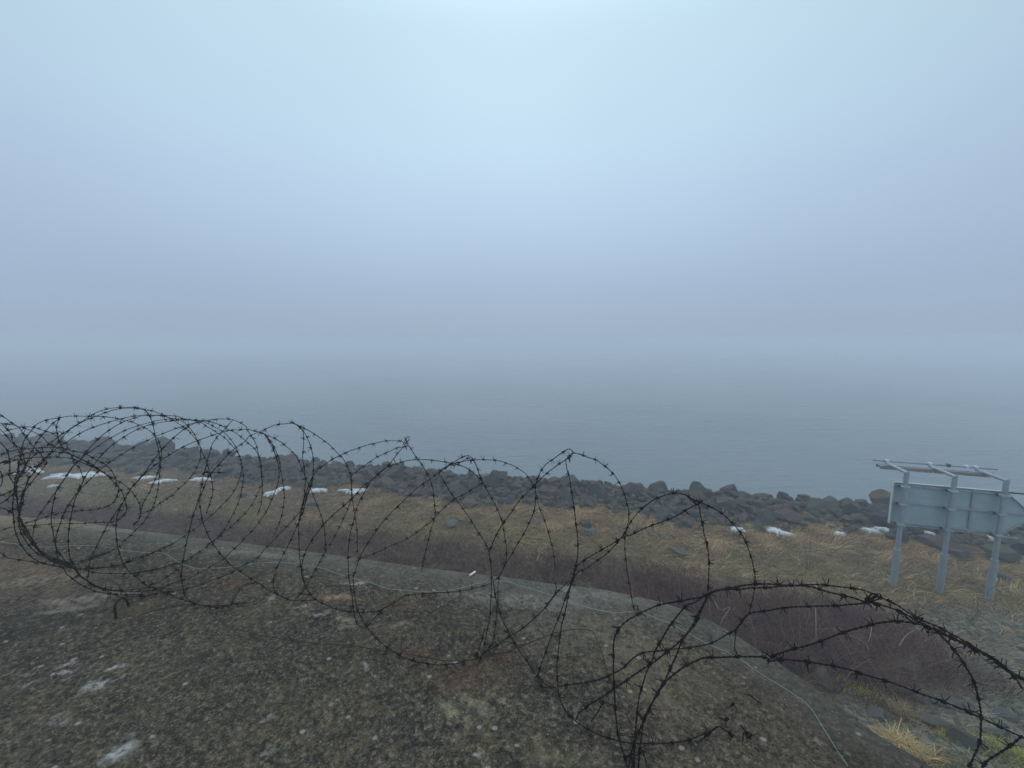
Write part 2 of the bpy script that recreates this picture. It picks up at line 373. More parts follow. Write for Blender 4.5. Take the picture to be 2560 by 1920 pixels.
# interior grid rows: shrink towards an inner line behind the camera
inner0 = (len(prof)-1)*nE
rows = 46
base_ring = [Vector(V[inner0+i]) for i in range(nE)]
tgt = []
for i, p in enumerate(base_ring):
    s = i/(nE-1)
    tgt.append(Vector((max(-15.5, min(p.x, 1.3)) if p.x < 0 else p.x*.5, -4.5, ZC)))
prev = inner0
for r in range(1, rows+1):
    f = (r/rows)**1.6
    start = len(V)
    for i in range(nE):
        q = base_ring[i].lerp(tgt[i], f)
        V.append((q.x, q.y, ZC+.010*mnoise.noise(Vector((q.x*1.4, q.y*1.4, 0)))+.004*mnoise.noise(Vector((q.x*5, q.y*5, 3)))))
        rim.append(0)
    for i in range(nE-1):
        a = prev+i; b = start+i; Fc.append((a, a+1, b+1, b))
    prev = start
mesh_np('concrete_roof', V, Fc, M_CON, smooth=True, attrs={'rim': ('FLOAT', rim)})
tag(bpy.data.objects['concrete_roof'], 'grey weathered concrete bunker roof with rounded corner and lichen stains under the wire', 'bunker roof')

# ------------------------------------------------------------------ land and sea
ZG = -5.12
def rock_front(x): return 11.55-.22*x+.25*math.sin(x*.9)+.15*math.sin(x*2.3+1)
def gh(x, y):
    z = ZG+.10*mnoise.noise(Vector((x*.35, y*.35, 0)))+.05*mnoise.noise(Vector((x*1.6, y*1.6, 2)))
    f = 11.55-.22*x
    if y > f+2.1: z -= (y-f-2.1)*.62
    r = max(0, min(1, (x-2.0)/2.5))*max(0, min(1, (6.9-.1*x-y)/3.2))
    if r > 0: z += r*(.55+.22*mnoise.noise(Vector((x*1.1, y*1.1, 5)))+.10*abs(mnoise.noise(Vector((x*3.1, y*3.1, 8)))))
    return max(z, -8.0)
def smooth(t): t = max(0, min(1, t)); return t*t*(3-2*t)
def zones(x, y):
    q = y+.20*x                      # distance from the wall, roughly
    wig = .5*mnoise.noise(Vector((x*.5, y*.5, 11)))
    brush = smooth((9.35+wig-.9*smooth((x-3)/3)-q)/.9)*smooth((y+6)/3)
    # the reddish thicket at the corner of the bunker, then open stony ground to the right
    stone = smooth((x-6.1-.9*wig-(y-5)*.15)/1.4)*smooth((7.25-.10*(x-6)+.6*wig-y)/.6)
    stone = max(stone, smooth((5.15+wig-y)/.7)*smooth((x-2.6)/1.4))
    brush = brush*(1-stone)*smooth((13.5-x)/2)
    yellow = smooth((q-8.4-wig)/.5)*smooth((10.5+wig-q)/.8)
    return brush, stone, yellow
xs = np.concatenate([np.arange(-75, -26, 1.0), np.arange(-26, -10, .35), np.arange(-10, 15, .125), np.arange(15, 30, .5)])
ys = np.concatenate([np.arange(-8, 2.5, .6), np.arange(2.5, 15, .125), np.arange(15, 34, .4)])
V = []; A = [[], [], []]
for y in ys:
    for x in xs:
        V.append((x, y, gh(x, y))); z = zones(x, y)
        for k in range(3): A[k].append(z[k])
nx = len(xs); ny = len(ys)
ii, jj = np.meshgrid(np.arange(nx-1), np.arange(ny-1)); a = (jj*nx+ii).ravel()
Fq = np.stack([a, a+1, a+nx+1, a+nx], 1)
tag(mesh_np('ground', V, Fq, M_GR, smooth=True, attrs={'brush': ('FLOAT', A[0]), 'stone': ('FLOAT', A[1]), 'yellow': ('FLOAT', A[2])}), kind='structure')

ZW = -6.75
wx = np.concatenate([np.linspace(-380, -60, 33)[:-1], np.arange(-60, 60, .8), np.linspace(60, 380, 33)])
wy = np.concatenate([np.arange(9, 50, .35), np.linspace(50, 120, 90)[:-1], np.linspace(120, 380, 40)])
V = []
for y in wy:
    for x in wx:
        f = 1/(1+y*.004)
        h = .080*mnoise.noise(Vector((x*.18+y*.04, y*.75, 0)))+.045*mnoise.noise(Vector((x*.5, y*1.9, 4)))
        V.append((x, y, ZW+h*f))
nx = len(wx); ny = len(wy)
ii, jj = np.meshgrid(np.arange(nx-1), np.arange(ny-1)); a = (jj*nx+ii).ravel()
tag(mesh_np('sea_water', V, np.stack([a, a+1, a+nx+1, a+nx], 1), M_W, smooth=True), kind='structure')

# ------------------------------------------------------------------ riprap
def boulder_mesh(seed, sub=2, cuts=12):
    r = random.Random(seed); bm = bmesh.new()
    bmesh.ops.create_icosphere(bm, subdivisions=4 if sub > 2 else 2, radius=1.12)
    pl = []
    for _ in range(cuts):
        n = Vector((r.gauss(0, 1), r.gauss(0, 1), r.gauss(0, .8))).normalized(); pl.append((n, r.uniform(.46, .80)))
    off = Vector((r.random()*50, r.random()*50, 0))
    for v in bm.verts:
        p = v.co.copy()
        for n, d in pl:
            e = p.dot(n)-d
            if e > 0: p -= n*e*.985
        p += p.normalized()*(.035*mnoise.noise(p*2.2+off)+.018*mnoise.noise(p*6+off))
        v.co = p
    return bm
BP = []
for k in range(14):
    bm = boulder_mesh(100+k, 3); me = bpy.data.meshes.new('boulder'); bm.to_mesh(me); bm.free()
    for p in me.polygons: p.use_smooth = False
    me.materials.append(M_ROCK); BP.append(me)
BPs = []
for k in range(10):
    bm = boulder_mesh(300+k, 2); bm.verts.ensure_lookup_table()
    bmesh.ops.triangulate(bm, faces=bm.faces)
    BPs.append((np.array([v.co[:] for v in bm.verts]), np.array([[v.index for v in f.verts] for f in bm.faces]))); bm.free()

SNOW = [(75, 1176, 34, 8), (185, 1189, 64, 11), (133, 1215, 9, 3), (366, 1196, 30, 6), (406, 1207, 24, 6), (500, 1200, 24, 5),
        (681, 1231, 12, 9), (712, 1220, 17, 4), (792, 1226, 28, 5), (886, 1229, 24, 8), (1846, 1322, 17, 8), (1943, 1328, 23, 13),
        (2098, 1336, 19, 6), (2176, 1330, 18, 8), (2208, 1324, 26, 6), (2322, 1332, 14, 5), (2474, 1346, 7, 8), (2512, 1342, 12, 5)]
SN_P = []
for (u, v, ru, rv) in SNOW:
    p = on(u, v, ZG+.03); SN_P.append((p, ru/F*p.y*1.0, rv/F*p.y/abs(ray(u, v)[1])))
def near_snow(x, y, r):
    return any(((x-p.x)/(a+r*.8))**2+((y-p.y)/(b+r*.8))**2 < 1 or (abs(x-p.x) < a and 0 < p.y-y < r+.2) for p, a, b in SN_P)

rocks = []
x = -46.0
SPECIAL = [  # u, v, radius x,y,z, rz, material, label
    (1493, 1230, .36, .32, .28, .3, 'RN', 'biggest rounded dark boulder standing up against the sea, right of the coil peak'),
    (1965, 1290, .62, .34, .22, -.35, 'BR', 'long reddish brown slab tilted on the riprap, left of the sign'),
    (2348, 1362, .62, .22, .17, -.75, 'BR', 'long pinkish slab lying in the grass behind the middle sign post'),
    (2390, 1382, .34, .2, .14, -.5, 'BR', 'small tapered pinkish stone right of the middle sign post'),
    (2500, 1385, .42, .3, .24, .2, 'GN', 'greenish grey boulder behind the right sign post'),
    (2556, 1368, .5, .35, .28, .5, 'RN', 'grey boulder cut by the right edge of the photo'),
    (1962, 1246, .33, .26, .24, .4, 'BR', 'tan angular boulder at the water edge left of the sign'),
    (2200, 1246, .50, .36, .34, .1, 'GN', 'large mossy boulder crest just left of the sign board'),
    (2070, 1262, .33, .26, .24, .9, 'GN', 'mossy yellow green boulder on the riprap left of the sign'),
    (1385, 1208, .28, .22, .2, .2, 'BR', 'pale tan boulder at the waterline below the coil peak'),
    (1215, 1190, .36, .24, .14, .1, 'PL', 'flat pale slab at the waterline in the middle'),
    (290, 1142, .85, .42, .24, .1, 'RN', 'long low hazy boulder mound at the far left waterline'),
    (150, 1152, .45, .34, .24, .1, 'RN', 'rounded hazy boulder left of the long mound at the far left'),
    (728, 1150, .42, .3, .26, .3, 'RN', 'dark boulder rising at the waterline behind the left middle coil'),
    (1745, 1224, .30, .26, .26, .3, 'GN', 'pointed greenish boulder on the crest above the nearest coil'),
    (1130, 1307, .30, .22, .10, -.3, 'PL', 'flat pale grey stone in the grass near the middle coil'),
    (1690, 1376, .26, .14, .07, -.1, 'PL', 'small flat pale slab in the grass beneath the right coil loop'),
    (1475, 1328, .28, .16, .09, 0, 'PL', 'flat grey slab lying in tan grass just below the riprap'),
    (1465, 1312, .22, .18, .16, .3, 'RN', 'dark lone block in the tan grass below the riprap'),
]
for s_ in SPECIAL:
    zz = ZG+.05
    p = on(s_[0], s_[1], zz+s_[4]*.4)
    rocks.append([p.x, p.y, zz+s_[4]*.45, s_[2], s_[3], s_[4], s_[5], s_[6], s_[7]])
nsp = len(rocks)
tries = 0
grid = list(rocks)
for k in range(60000):
    x = R.uniform(-55, 17) if k % 3 == 0 else R.uniform(-14, 15)
    t = R.random(); y = rock_front(x)+t*2.7-.1
    big = R.random()
    r = .13+.31*big**1.8
    if t < .12: r *= .75
    if x < -16: r *= 1.35
    ok = True
    for q in grid:
        if abs(q[0]-x) < 1.6 and (q[0]-x)**2+(q[1]-y)**2 < (.74*(r+(q[3]+q[4])/2))**2: ok = False; break
    if not ok: continue
    if t < .45 and near_snow(x, y, r): continue
    z = gh(x, y)+r*R.uniform(.15, .5)+(R.uniform(0, .16) if t > .35 else 0)-.05
    q = [x, y, z, r*R.uniform(.95, 1.35), r*R.uniform(.8, 1.1), r*R.uniform(.65, .95), R.uniform(0, 6.28), 'R', None]
    rocks.append(q); grid.append(q)
    if len(rocks) > 1200: break
for _ in range(9):                   # strays in the grass
    x = R.uniform(-12, 11); y = rock_front(x)-R.uniform(.1, 1.4)**1.3
    r = R.uniform(.06, .17)
    if near_snow(x, y, r): continue
    rocks.append([x, y, gh(x, y)+r*.3, r*1.3, r, r*.7, R.uniform(0, 6), 'R', None])
def appar(q): 
    if abs(q[0]/q[1]) > 1.42: return 0
    return q[3]*q[5]/(q[0]**2+q[1]**2)
order = list(range(nsp))+sorted(range(nsp, len(rocks)), key=lambda i: -appar(rocks[i]))
indiv = order[:285]; rest = order[285:]
MT = {'RN': M_ROCK, 'BR': M_RBR, 'GN': M_RGN, 'PL': M_RPL}
def place_boulder(q, me):
    o = bpy.data.objects.new('boulder', me); C.objects.link(o); o.location = q[:3]
    o.scale = (q[3], q[4], q[5]); o.rotation_euler = (R.uniform(-.35, .35), R.uniform(-.35, .35), q[6])
    return o
plain = []
for n_, i in enumerate(indiv):
    q = rocks[i]
    if q[8]:
        me = BP[n_ % len(BP)].copy(); me.materials[0] = MT[q[7]]
        o = place_boulder(q, me); o.rotation_euler.x *= .4; o.rotation_euler.y *= .4
        tag(o, q[8], 'boulder', 'boulders of the riprap bank')
    else:
        o = place_boulder(q, BP[R.randrange(len(BP))]); plain.append((q, tag(o, 'x', 'boulder', 'boulders of the riprap bank')))
MARK = [(150, 'at the far left edge'), (330, 'above the longest snow patch'), (480, 'above the thin snow streaks'), (640, 'above the tailed snow patch'),
        (780, 'above the roundish snow patch'), (960, 'above the wedge snow patch'), (1100, 'under the spiky wire knot'), (1300, 'under the double wire arch'),
        (1400, 'left of the peaked arch'), (1560, 'inside the peaked arch'), (1700, 'left of the low knot'), (1860, 'around the low knot'),
        (2000, 'beside the long brown slab'), (2120, 'left of the sign'), (2230, "at the sign's left edge"), (9999, 'behind the sign')]
keyed = {}
for q, o in plain:
    Yc = q[1]*CP-q[2]*SP; u_ = 1280+F*q[0]/Yc
    t = q[1]-rock_front(q[0])
    size = 'small' if q[3] < .24 else ('large' if q[3] > .36 else 'medium')
    shape = 'flat' if q[5]/q[3] < .62 else ('tall' if q[5]/q[3] > .78 else 'angular')
    row = 'at the foot' if t < .6 else ('on the crest' if t > 1.7 else 'mid bank')
    mk = [m_ for lim, m_ in MARK if u_ < lim][0]
    keyed.setdefault((size, shape, row, mk), []).append((u_, o))
ORD = ['first', 'second', 'third', 'fourth', 'fifth', 'sixth', 'seventh', 'eighth']
for (size, shape, row, mk), lst in keyed.items():
    lst.sort(key=lambda e: e[0]); k = len(lst)
    for j, (_, o) in enumerate(lst):
        pos = '' if k == 1 else (('leftmost ' if j == 0 else 'rightmost ') if j in (0, k-1) else ORD[min(j, 7)]+' from left ')
        o['label'] = ('%s%s %s grey boulder %s, %s' % (pos, size, shape, row, mk))
V = []; Fc = []; sh = []; off = 0
extra = []
for i in rest: extra.append(rocks[i])
for _ in range(1500):                 # small rubble filling the gaps
    x = R.uniform(-30, 16); y = rock_front(x)+R.uniform(-.1, 2.6); r = R.uniform(.07, .17)
    if near_snow(x, y, r): continue
    extra.append([x, y, gh(x, y)+r*.4+.03, r*1.2, r, r*.8, R.uniform(0, 6), 'R', None])
for q in extra:
    v, f = BPs[R.randrange(len(BPs))]
    Mx = np.array((Matrix.Rotation(q[6], 3, 'Z') @ Matrix.Rotation(R.uniform(-.4, .4), 3, 'X') @ Matrix.Diagonal((q[3], q[4], q[5]))))
    V.append(v @ Mx.T+np.array(q[:3])); Fc.append(f+off); off += len(v); sh.append(np.full(len(v), R.random()))
tag(mesh_np('riprap_rubble', np.concatenate(V), np.concatenate(Fc), M_RUB, attrs={'shade': ('FLOAT', np.concatenate(sh))}),
    'smaller grey rubble and far faded rocks filling the riprap bank', 'rubble', kind='stuff')

# ------------------------------------------------------------------ snow patches
SNL = ['pale old snow patch at the far left behind the dense coil', 'longest old snow patch, wide and low, seen through the left coil', 'tiny snow fleck in the grass left of the coil centre',
       'thin streak of old snow above another patch behind the left coil', 'oval old snow patch just below a thin snow streak', 'small snow patch with a thin tail behind the left coil right limb',
       'small roundish snow patch at the foot of the rocks, left middle', 'thin snow streak touching a roundish snow patch', 'small snow patch seen between crossing wires, left middle',
       'wedge shaped snow patch at the foot of the rocks in the middle', 'small grey snow patch crossed by the right coil loop', 'tapered bright snow patch running downhill, right of the loop',
       'thin low snow patch left of the sign', 'snow patch beside the rocks just left of the sign post', 'long snow streak reaching the left sign post',
       'narrow snow patch below the sign board between its posts', 'small white snow lump left of the right sign post', 'small snow patch right of the right sign post']
for n_, (p, a, b) in enumerate(SN_P):
    bm = bmesh.new(); r = random.Random(50+n_); K = 64; rings = 9
    ctr = bm.verts.new((0, 0, .055)); prevr = None
    ph = [r.uniform(0, 6.28) for _ in range(4)]
    for j in range(1, rings+1):
        f = j/rings; ring = []
        for k in range(K):
            t = k/K*2*math.pi
            rr = 1+.28*math.sin(2*t+ph[0])+.22*math.sin(3*t+ph[1])+.18*math.sin(5*t+ph[2])+.13*math.sin(9*t+ph[3])+.1*math.sin(13*t+ph[0])
            rr *= .86+.55*mnoise.noise(Vector((math.cos(t)*2.6+n_*7, math.sin(t)*2.6, 3)))+.3*mnoise.noise(Vector((math.cos(t)*7+n_*7, math.sin(t)*7, 3)))
            x_, y_ = math.cos(t)*a*rr*f, math.sin(t)*b*rr*f*.9
            z_ = gh(p.x+x_, p.y+y_)-gh(p.x, p.y)+.04*(1-f**3)-(.05 if j == rings else 0)+.02*mnoise.noise(Vector((x_*5, y_*5, n_)))
            ring.append(bm.verts.new((x_, y_, z_)))
        for k in range(K):
            if prevr is None: bm.faces.new((ctr, ring[k], ring[(k+1) % K]))
            else: bm.faces.new((prevr[k], ring[k], ring[(k+1) % K], prevr[(k+1) % K]))
        prevr = ring
    o = bm_obj('snow_patch', bm, M_SNOW, smooth=True); o.location = (p.x, p.y, gh(p.x, p.y)+.035)
    tag(o, SNL[n_], 'snow patch', 'old snow patches along the foot of the riprap')

# ------------------------------------------------------------------ grass and brush
def blades(name, pts, hgt, wid, tint, lean, seg=2, label=None, cat=None, leandir=None, curl=.5):
    """many thin bent blades as one mesh; pts (n,3), hgt, wid (n), tint (n,3)"""
    n = len(pts); pts = np.asarray(pts); hgt = np.asarray(hgt)[:, None]; wid = np.asarray(wid)[:, None]
    az = RN.uniform(0, 2*np.pi, n); side = np.stack([np.cos(az), np.sin(az), np.zeros(n)], 1)
    ld = RN.normal(0, 1, (n, 3)); ld[:, 2] = 0
    if leandir is not None:
        fx_ = np.array([[mnoise.noise(Vector((p[0]*1.3, p[1]*1.3, 41))), mnoise.noise(Vector((p[0]*1.3, p[1]*1.3, 57))), 0] for p in pts])
        ld = ld*.40+np.array(leandir)*.8+fx_*2.6
    ld = ld/np.linalg.norm(ld, axis=1)[:, None]*lean*RN.uniform(.3, 1.2, (n, 1))
    V = []; 
    for k in range(seg+1):
        t = k/seg
        c = pts+np.array([0, 0, 1])*hgt*t*(1-.35*lean*t)+ld*hgt*(t**(1+curl))
        w_ = wid*(1-.8*t)
        V.append(c-side*w_); V.append(c+side*w_)
    V = np.stack(V, 1).reshape(-1, 3)
    b = (np.arange(n)*(2*(seg+1)))[:, None]
    Fl = [np.concatenate([b+2*k, b+2*k+1, b+2*k+3, b+2*k+2], 1) for k in range(seg)]
    Fc = np.concatenate(Fl)
    tc_ = np.repeat(np.concatenate([tint, np.ones((n, 1))], 1), 2*(seg+1), axis=0)
    o = mesh_np(name, V, Fc, M_BL, attrs={'tint': ('FLOAT_COLOR', tc_)})
    tag(o, label, cat, kind='stuff'); return o
def sow(n, fx, fy, accept):
    o = []
    while len(o) < n:
        x = fx(); y = fy(x)
        if abs(x) > 1.45*y+1.5 and x < 0: continue
        if R.random() < accept(x, y) and not any(((x-p.x)/a)**2+((y-p.y)/b)**2 < R.uniform(.25, 1.6) for p, a, b in SN_P): o.append((x, y, gh(x, y)-.02))
    return np.array(o)
def clump(x, y, s, k): return mnoise.noise(Vector((x*s, y*s, k)))*.5+.5
def tints(n, cols, pts=None, var=.25):
    cols = np.array(cols); i = RN.randint(0, len(cols), n)
    if pts is not None:
        c = np.array([clump(p[0], p[1], 1.1, 21) for p in pts]); i = np.clip(((c+RN.normal(0, .16, n)-.2)/.6*len(cols)).astype(int), 0, len(cols)-1)
    return cols[i]*RN.uniform(1-var, 1+var, (n, 1))
# dead tan grass at the foot of the rocks
def acc(x, y):
    b, s, ye = zones(x, y); q = y+.2*x
    return (1-b)*(1-.75*s)*(.25+.75*smooth((clump(x, y, 1.3, 3)-.3)/.3))*smooth((rock_front(x)+.35-y)/.3)*(.45 if q < 10 else 1)
n = 62000
P = sow(n, lambda: R.uniform(-22, 14) if R.random() < .45 else R.uniform(-6, 13), lambda x: R.uniform(6.2-.2*x, 12.2-.22*x), acc)
hc = np.array([.5+1.1*clump(p[0], p[1], 2.2, 33) for p in P])
blades('dead_grass', P, RN.uniform(.07, .22, n)*hc, RN.uniform(.003, .008, n),
       tints(n, [(.22, .15, .08), (.36, .24, .12), (.52, .36, .18), (.48, .39, .22), (.30, .25, .13), (.16, .11, .06)], P, .4), 1.5, 2,
       'dry tan grass lying flattened between the riprap and the bunker', 'grass', (.9, -.5, 0))
# yellow green low growth
def accy(x, y):
    b, s, ye = zones(x, y); return ye*(1-b)*smooth((clump(x, y, 2.1, 9)-.4)/.2)
n = 24000
P = sow(n, lambda: R.uniform(-14, 12), lambda x: R.uniform(7.5-.2*x, 11.3-.2*x), accy)
blades('low_herbs', P, RN.uniform(.03, .11, n), RN.uniform(.005, .011, n), tints(n, [(.20, .19, .06), (.30, .27, .09), (.34, .29, .12), (.14, .14, .06)]), .8, 1,
       'low yellow green moss and herbs in patches on the flat ground', 'ground cover')
# reddish bare brush against the wall
def thicket(x, y): return smooth((x-1.2)/1.6)*smooth((8.3-x)/1.2)*smooth((8.1-.14*x-y+.5*mnoise.noise(Vector((x*.8, y*.8, 31))))/.5)
def accb(x, y):
    c = smooth((clump(x, y, 1.5, 5)-.42)/.14); t = thicket(x, y)
    return zones(x, y)[0]*max(t*(.40+.60*c), .03+.42*c*c*(1 if y+.2*x < 8.9 else .6))
n = 44000
def by(x): return R.uniform(max(2.4, 4.6-.2*x-(3 if x > 1.5 else 0)), 9.9-.2*x)
P = sow(n, lambda: R.uniform(-16, 1) if R.random() < .35 else R.uniform(0, 12), by, accb)
hh = np.array([.34+.30*thicket(p[0], p[1]) for p in P])*RN.uniform(.35, 1.1, n)
blades('bare_brush', P, hh, RN.uniform(.0020, .0042, n), tints(n, [(.040, .008, .007), (.065, .015, .012), (.10, .034, .024), (.020, .008, .007), (.20, .13, .085), (.12, .05, .035)], P, .45), 1.1, 3,
       'dense reddish brown leafless brush growing along the foot of the bunker wall', 'brush')
n = 5200
P = sow(n, lambda: R.uniform(-8, 10), by, accb)
blades('pale_stalks', P, RN.uniform(.25, .8, n), RN.uniform(.0022, .005, n), tints(n, [(.20, .14, .10), (.26, .21, .16), (.16, .09, .06), (.03, .02, .02)]), .8, 4,
       'thin pale dead stalks standing out of the reddish brush', 'brush')
# rough litter on the stony ground at right
def accs(x, y): return zones(x, y)[1]*smooth((clump(x, y, 1.7, 15)-.35)/.3)
n = 17000
P = sow(n, lambda: R.uniform(1.8, 13), lambda x: R.uniform(1.8, 8.2), accs)
blades('flattened_litter', P, RN.uniform(.06, .22, n), RN.uniform(.002, .006, n), tints(n, [(.26, .24, .15), (.17, .17, .12), (.05, .038, .03), (.16, .19, .14), (.36, .34, .26)]), 1.6, 2,
       'flattened grey green grass and litter on the stony ground right of the bunker', 'grass', (1, -.6, 0))

# ------------------------------------------------------------------ distinct plants and stones
def tuft(u, v, zz, nb, hgt, spread, cols, label, name='grass_tuft', cat='grass tuft', lean=.9):
    p = on(u, v, zz); p.z = gh(p.x, p.y)
    o_ = RN.normal(0, spread, (nb, 2)); pts = np.stack([o_[:, 0], o_[:, 1], np.zeros(nb)], 1)
    for k in range(nb): pts[k, 2] = gh(p.x+pts[k, 0], p.y+pts[k, 1])-p.z-.01
    o = blades(name, pts, RN.uniform(.4, 1, nb)*hgt, RN.uniform(.003, .007, nb), tints(nb, cols), lean, 3)
    o.location = p; del o['kind']; tag(o, label, cat); return o
straw = [(.66, .52, .27), (.52, .41, .20), (.36, .28, .14)]
tuft(2262, 1838, -4.5, 1500, .24, .10, straw, 'round straw coloured grass tuft at the foot of the wall, bottom right')
tuft(2258, 1748, -4.6, 320, .22, .07, [(.40, .32, .18), (.28, .22, .12)], 'duller loose grass tuft above the straw coloured one')
tuft(2155, 1706, -4.7, 500, .12, .09, [(.60, .60, .06), (.48, .50, .06), (.32, .35, .06)], 'bright yellow green plant among the dark brush', 'yellow_plant', 'plant', .6)
tuft(2370, 1808, -4.6, 260, .09, .06, [(.58, .48, .07), (.44, .38, .08)], 'small yellow patch of moss on the stony slope', 'yellow_plant', 'plant', .6)
tuft(2540, 1880, -4.6, 700, .14, .15, [(.36, .37, .08), (.26, .28, .07)], 'yellow green grass clump in the bottom right corner', 'grass_tuft', 'grass tuft', .9)
tuft(2390, 1905, -4.6, 600, .12, .14, [(.22, .2, .1), (.17, .16, .09)], 'olive grass clump at the lower edge beside the bunker corner')
STN = [(2058, 1700, .20, .16, .18, 'GN', 'mossy yellow green block against the wall in the brush'), (2264, 1655, .36, .22, .17, 'RN', 'flat topped grey slab lying in the dark brush'),
       (2130, 1600, .34, .14, .10, 'GN', 'low greenish stone half hidden under a fallen stem'), (2190, 1772, .17, .13, .10, 'PL', 'small grey stone left of the straw tuft'),
       (2440, 1650, .5, .2, .10, 'PL', 'flat pale slab in the brush under the double wire'), (2300, 1730, .34, .12, .07, 'PL', 'thin flat grey stone above the tufts'),
       (2380, 1750, .42, .14, .08, 'PL', 'long flat grey green slab on the slope'), (2510, 1770, .14, .1, .07, 'PL', 'small pale stone at the right edge of the slope'),
       (2330, 1800, .3, .1, .06, 'PL', 'thin stone right of the straw tuft'), (2420, 1860, .34, .14, .08, 'RN', 'dark slab low in the bottom right corner'),
       (2490, 1830, .3, .12, .08, 'GN', 'olive stone on the slope near the right edge')]
for k, (u, v, a, b, c, mt, lab) in enumerate(STN):
    p = on(u, v, -4.75); me = BP[(k*3+1) % len(BP)].copy(); me.materials[0] = MT[mt]
    a, b, c = a*.85, b*.9, c*1.1
    o = bpy.data.objects.new('stone', me); C.objects.link(o); o.location = (p.x, p.y, gh(p.x, p.y)+c*.25)
    o.scale = (a, b, c); o.rotation_euler = (R.uniform(-.15, .15), R.uniform(-.15, .15), -.5+R.uniform(-.3, .3))
    tag(o, lab, 'stone', 'stones on the rough ground beside the bunker')
V = []; Fc = []; sh = []; off = 0
for _ in range(2600):
    x = R.uniform(2.2, 13); y = R.uniform(2, 8.3)
    if R.random() > zones(x, y)[1]: continue
    r = R.uniform(.012, .05)*(1+1.2*(R.random() < .05))
    v, f = BPs[R.randrange(len(BPs))]
    Mx = np.array((Matrix.Rotation(R.uniform(0, 6), 3, 'Z') @ Matrix.Diagonal((r*1.4, r, r*.5))))
    V.append(v @ Mx.T+np.array((x, y, gh(x, y)))); Fc.append(f+off); off += len(v); sh.append(np.full(len(v), R.uniform(.4, 1)))
tag(mesh_np('gravel', np.concatenate(V), np.concatenate(Fc), M_RUB, attrs={'shade': ('FLOAT', np.concatenate(sh))}), 'loose stones and gravel on the rough ground right of the bunker', 'gravel', kind='stuff')

def tube(path, rad, sides=5):
    """V, F of a tube along path; rad number or list"""
    n = len(path); rad = rad if hasattr(rad, '__len__') else [rad]*n
    T = [(path[min(i+1, n-1)]-path[max(i-1, 0)]).normalized() for i in range(n)]
    up = Vector((0, 0, 1)) if abs(T[0].z) < .9 else Vector((1, 0, 0)); u_ = T[0].cross(up).normalized()
    V = []; Fq = []
    for i in range(n):
        u_ = (u_-T[i]*u_.dot(T[i])).normalized(); w_ = T[i].cross(u_)
        for k in range(sides):
            a_ = 2*math.pi*k/sides; V.append(path[i]+(u_*math.cos(a_)+w_*math.sin(a_))*rad[i])
    for i in range(n-1):
        for k in range(sides):
            k2 = (k+1) % sides; Fq.append((i*sides+k, i*sides+k2, (i+1)*sides+k2, (i+1)*sides+k))
    return V, Fq
def multi_tube(name, paths, mat, parent=None, sides=5, loc=None, smooth=True):
    V = []; Fq = []
    for p, r in paths:
        v, f = tube(p, r, sides); o = len(V); V += [tuple(q) for q in v]; Fq += [tuple(i+o for i in q) for q in f]
    return mesh_np(name, V, Fq, mat, parent, smooth, loc=loc)
# leafless shrubs
def shrub(u, v, hgt, nst, spread, label, rad=.006, zz=-5.1, mat=None):
    p = on(u, v, zz); p.z = gh(p.x, p.y); paths = []; r = random.Random(int(u))
    for _ in range(nst):
        d = Vector((r.gauss(0, spread), r.gauss(0, spread), 1)).normalized(); L_ = hgt*r.uniform(.6, 1); q = Vector((r.gauss(0, .05), r.gauss(0, .05), -.02)); pa = [q.copy()]
        for k in range(6):
            d = (d+Vector((r.gauss(0, .12), r.gauss(0, .12), .03))).normalized(); q = q+d*L_/6; pa.append(q.copy())
            if r.random() < .7 and k > 0:
                d2 = (d+Vector((r.gauss(0, .5), r.gauss(0, .5), .2))).normalized(); q2 = q.copy(); pb = [q2.copy()]
                for _k in range(3):
                    d2 = (d2+Vector((r.gauss(0, .15), r.gauss(0, .15), .1))).normalized(); q2 = q2+d2*L_*.09; pb.append(q2.copy())
                paths.append((pb, [rad*.45, rad*.35, rad*.28, rad*.2]))
        paths.append((pa, [rad*(1-.8*k/6) for k in range(7)]))
    o = multi_tube('bare_shrub', paths, mat or simple('shrub_bark', (.10, .075, .06), .9), None, 4); o.location = p
    return tag(o, label, 'shrub')
shrub(2022, 1432, .95, 7, .16, 'thin leafless shrub standing in tan grass left of the sign')
shrub(2300, 1560, .9, 8, .35, 'leafless shrub in the dark brush below the sign posts', .005)
shrub(2430, 1560, .8, 8, .35, 'leafless twiggy shrub on the stony ground below the right sign post', .005)
shrub(1060, 1378, .8, 6, .2, 'sparse leafless shrub behind the concrete edge at the middle', .005, -5.1)
# fallen pale stems in the brush
for (pts, lab) in (([(2118, 1588), (2145, 1596), (2165, 1612), (2172, 1625)], 'pale curved stem fallen over a greenish stone'),
                   ([(2248, 1615), (2262, 1592), (2278, 1580), (2296, 1570)], 'pale forked stem right of the fallen curved stem'),
                   ([(2039, 1520), (2040, 1560), (2040, 1600)], 'straight pale stalk standing in the red brush'),
                   ([(1786, 1502), (1800, 1525), (1824, 1518), (1812, 1540), (1800, 1560)], 'crooked pale twig in the red brush behind the corner'),
                   ([(2180, 1560), (2176, 1590), (2170, 1605)], 'short pale stalk above the flat grey slab')):
    P3 = catmull([on(u, v, -4.55) for u, v in pts], 5)
    o = multi_tube('dead_stem', [(P3, [.0055*(1-.5*i/len(P3)) for i in range(len(P3))])], M_TWIG, None, 5, loc=tuple(P3[0])); tag(o, lab, 'dead stem')
o = multi_tube('driftwood_stick', [([on(1344, 1372, -5.0), on(1349, 1385, -5.03)], [.018, .012]), ([on(1349, 1385, -5.03), on(1342, 1402, -5.07)], [.012, .018])], M_TWIG, None, 6, loc=tuple(on(1349, 1385, -5.03)))
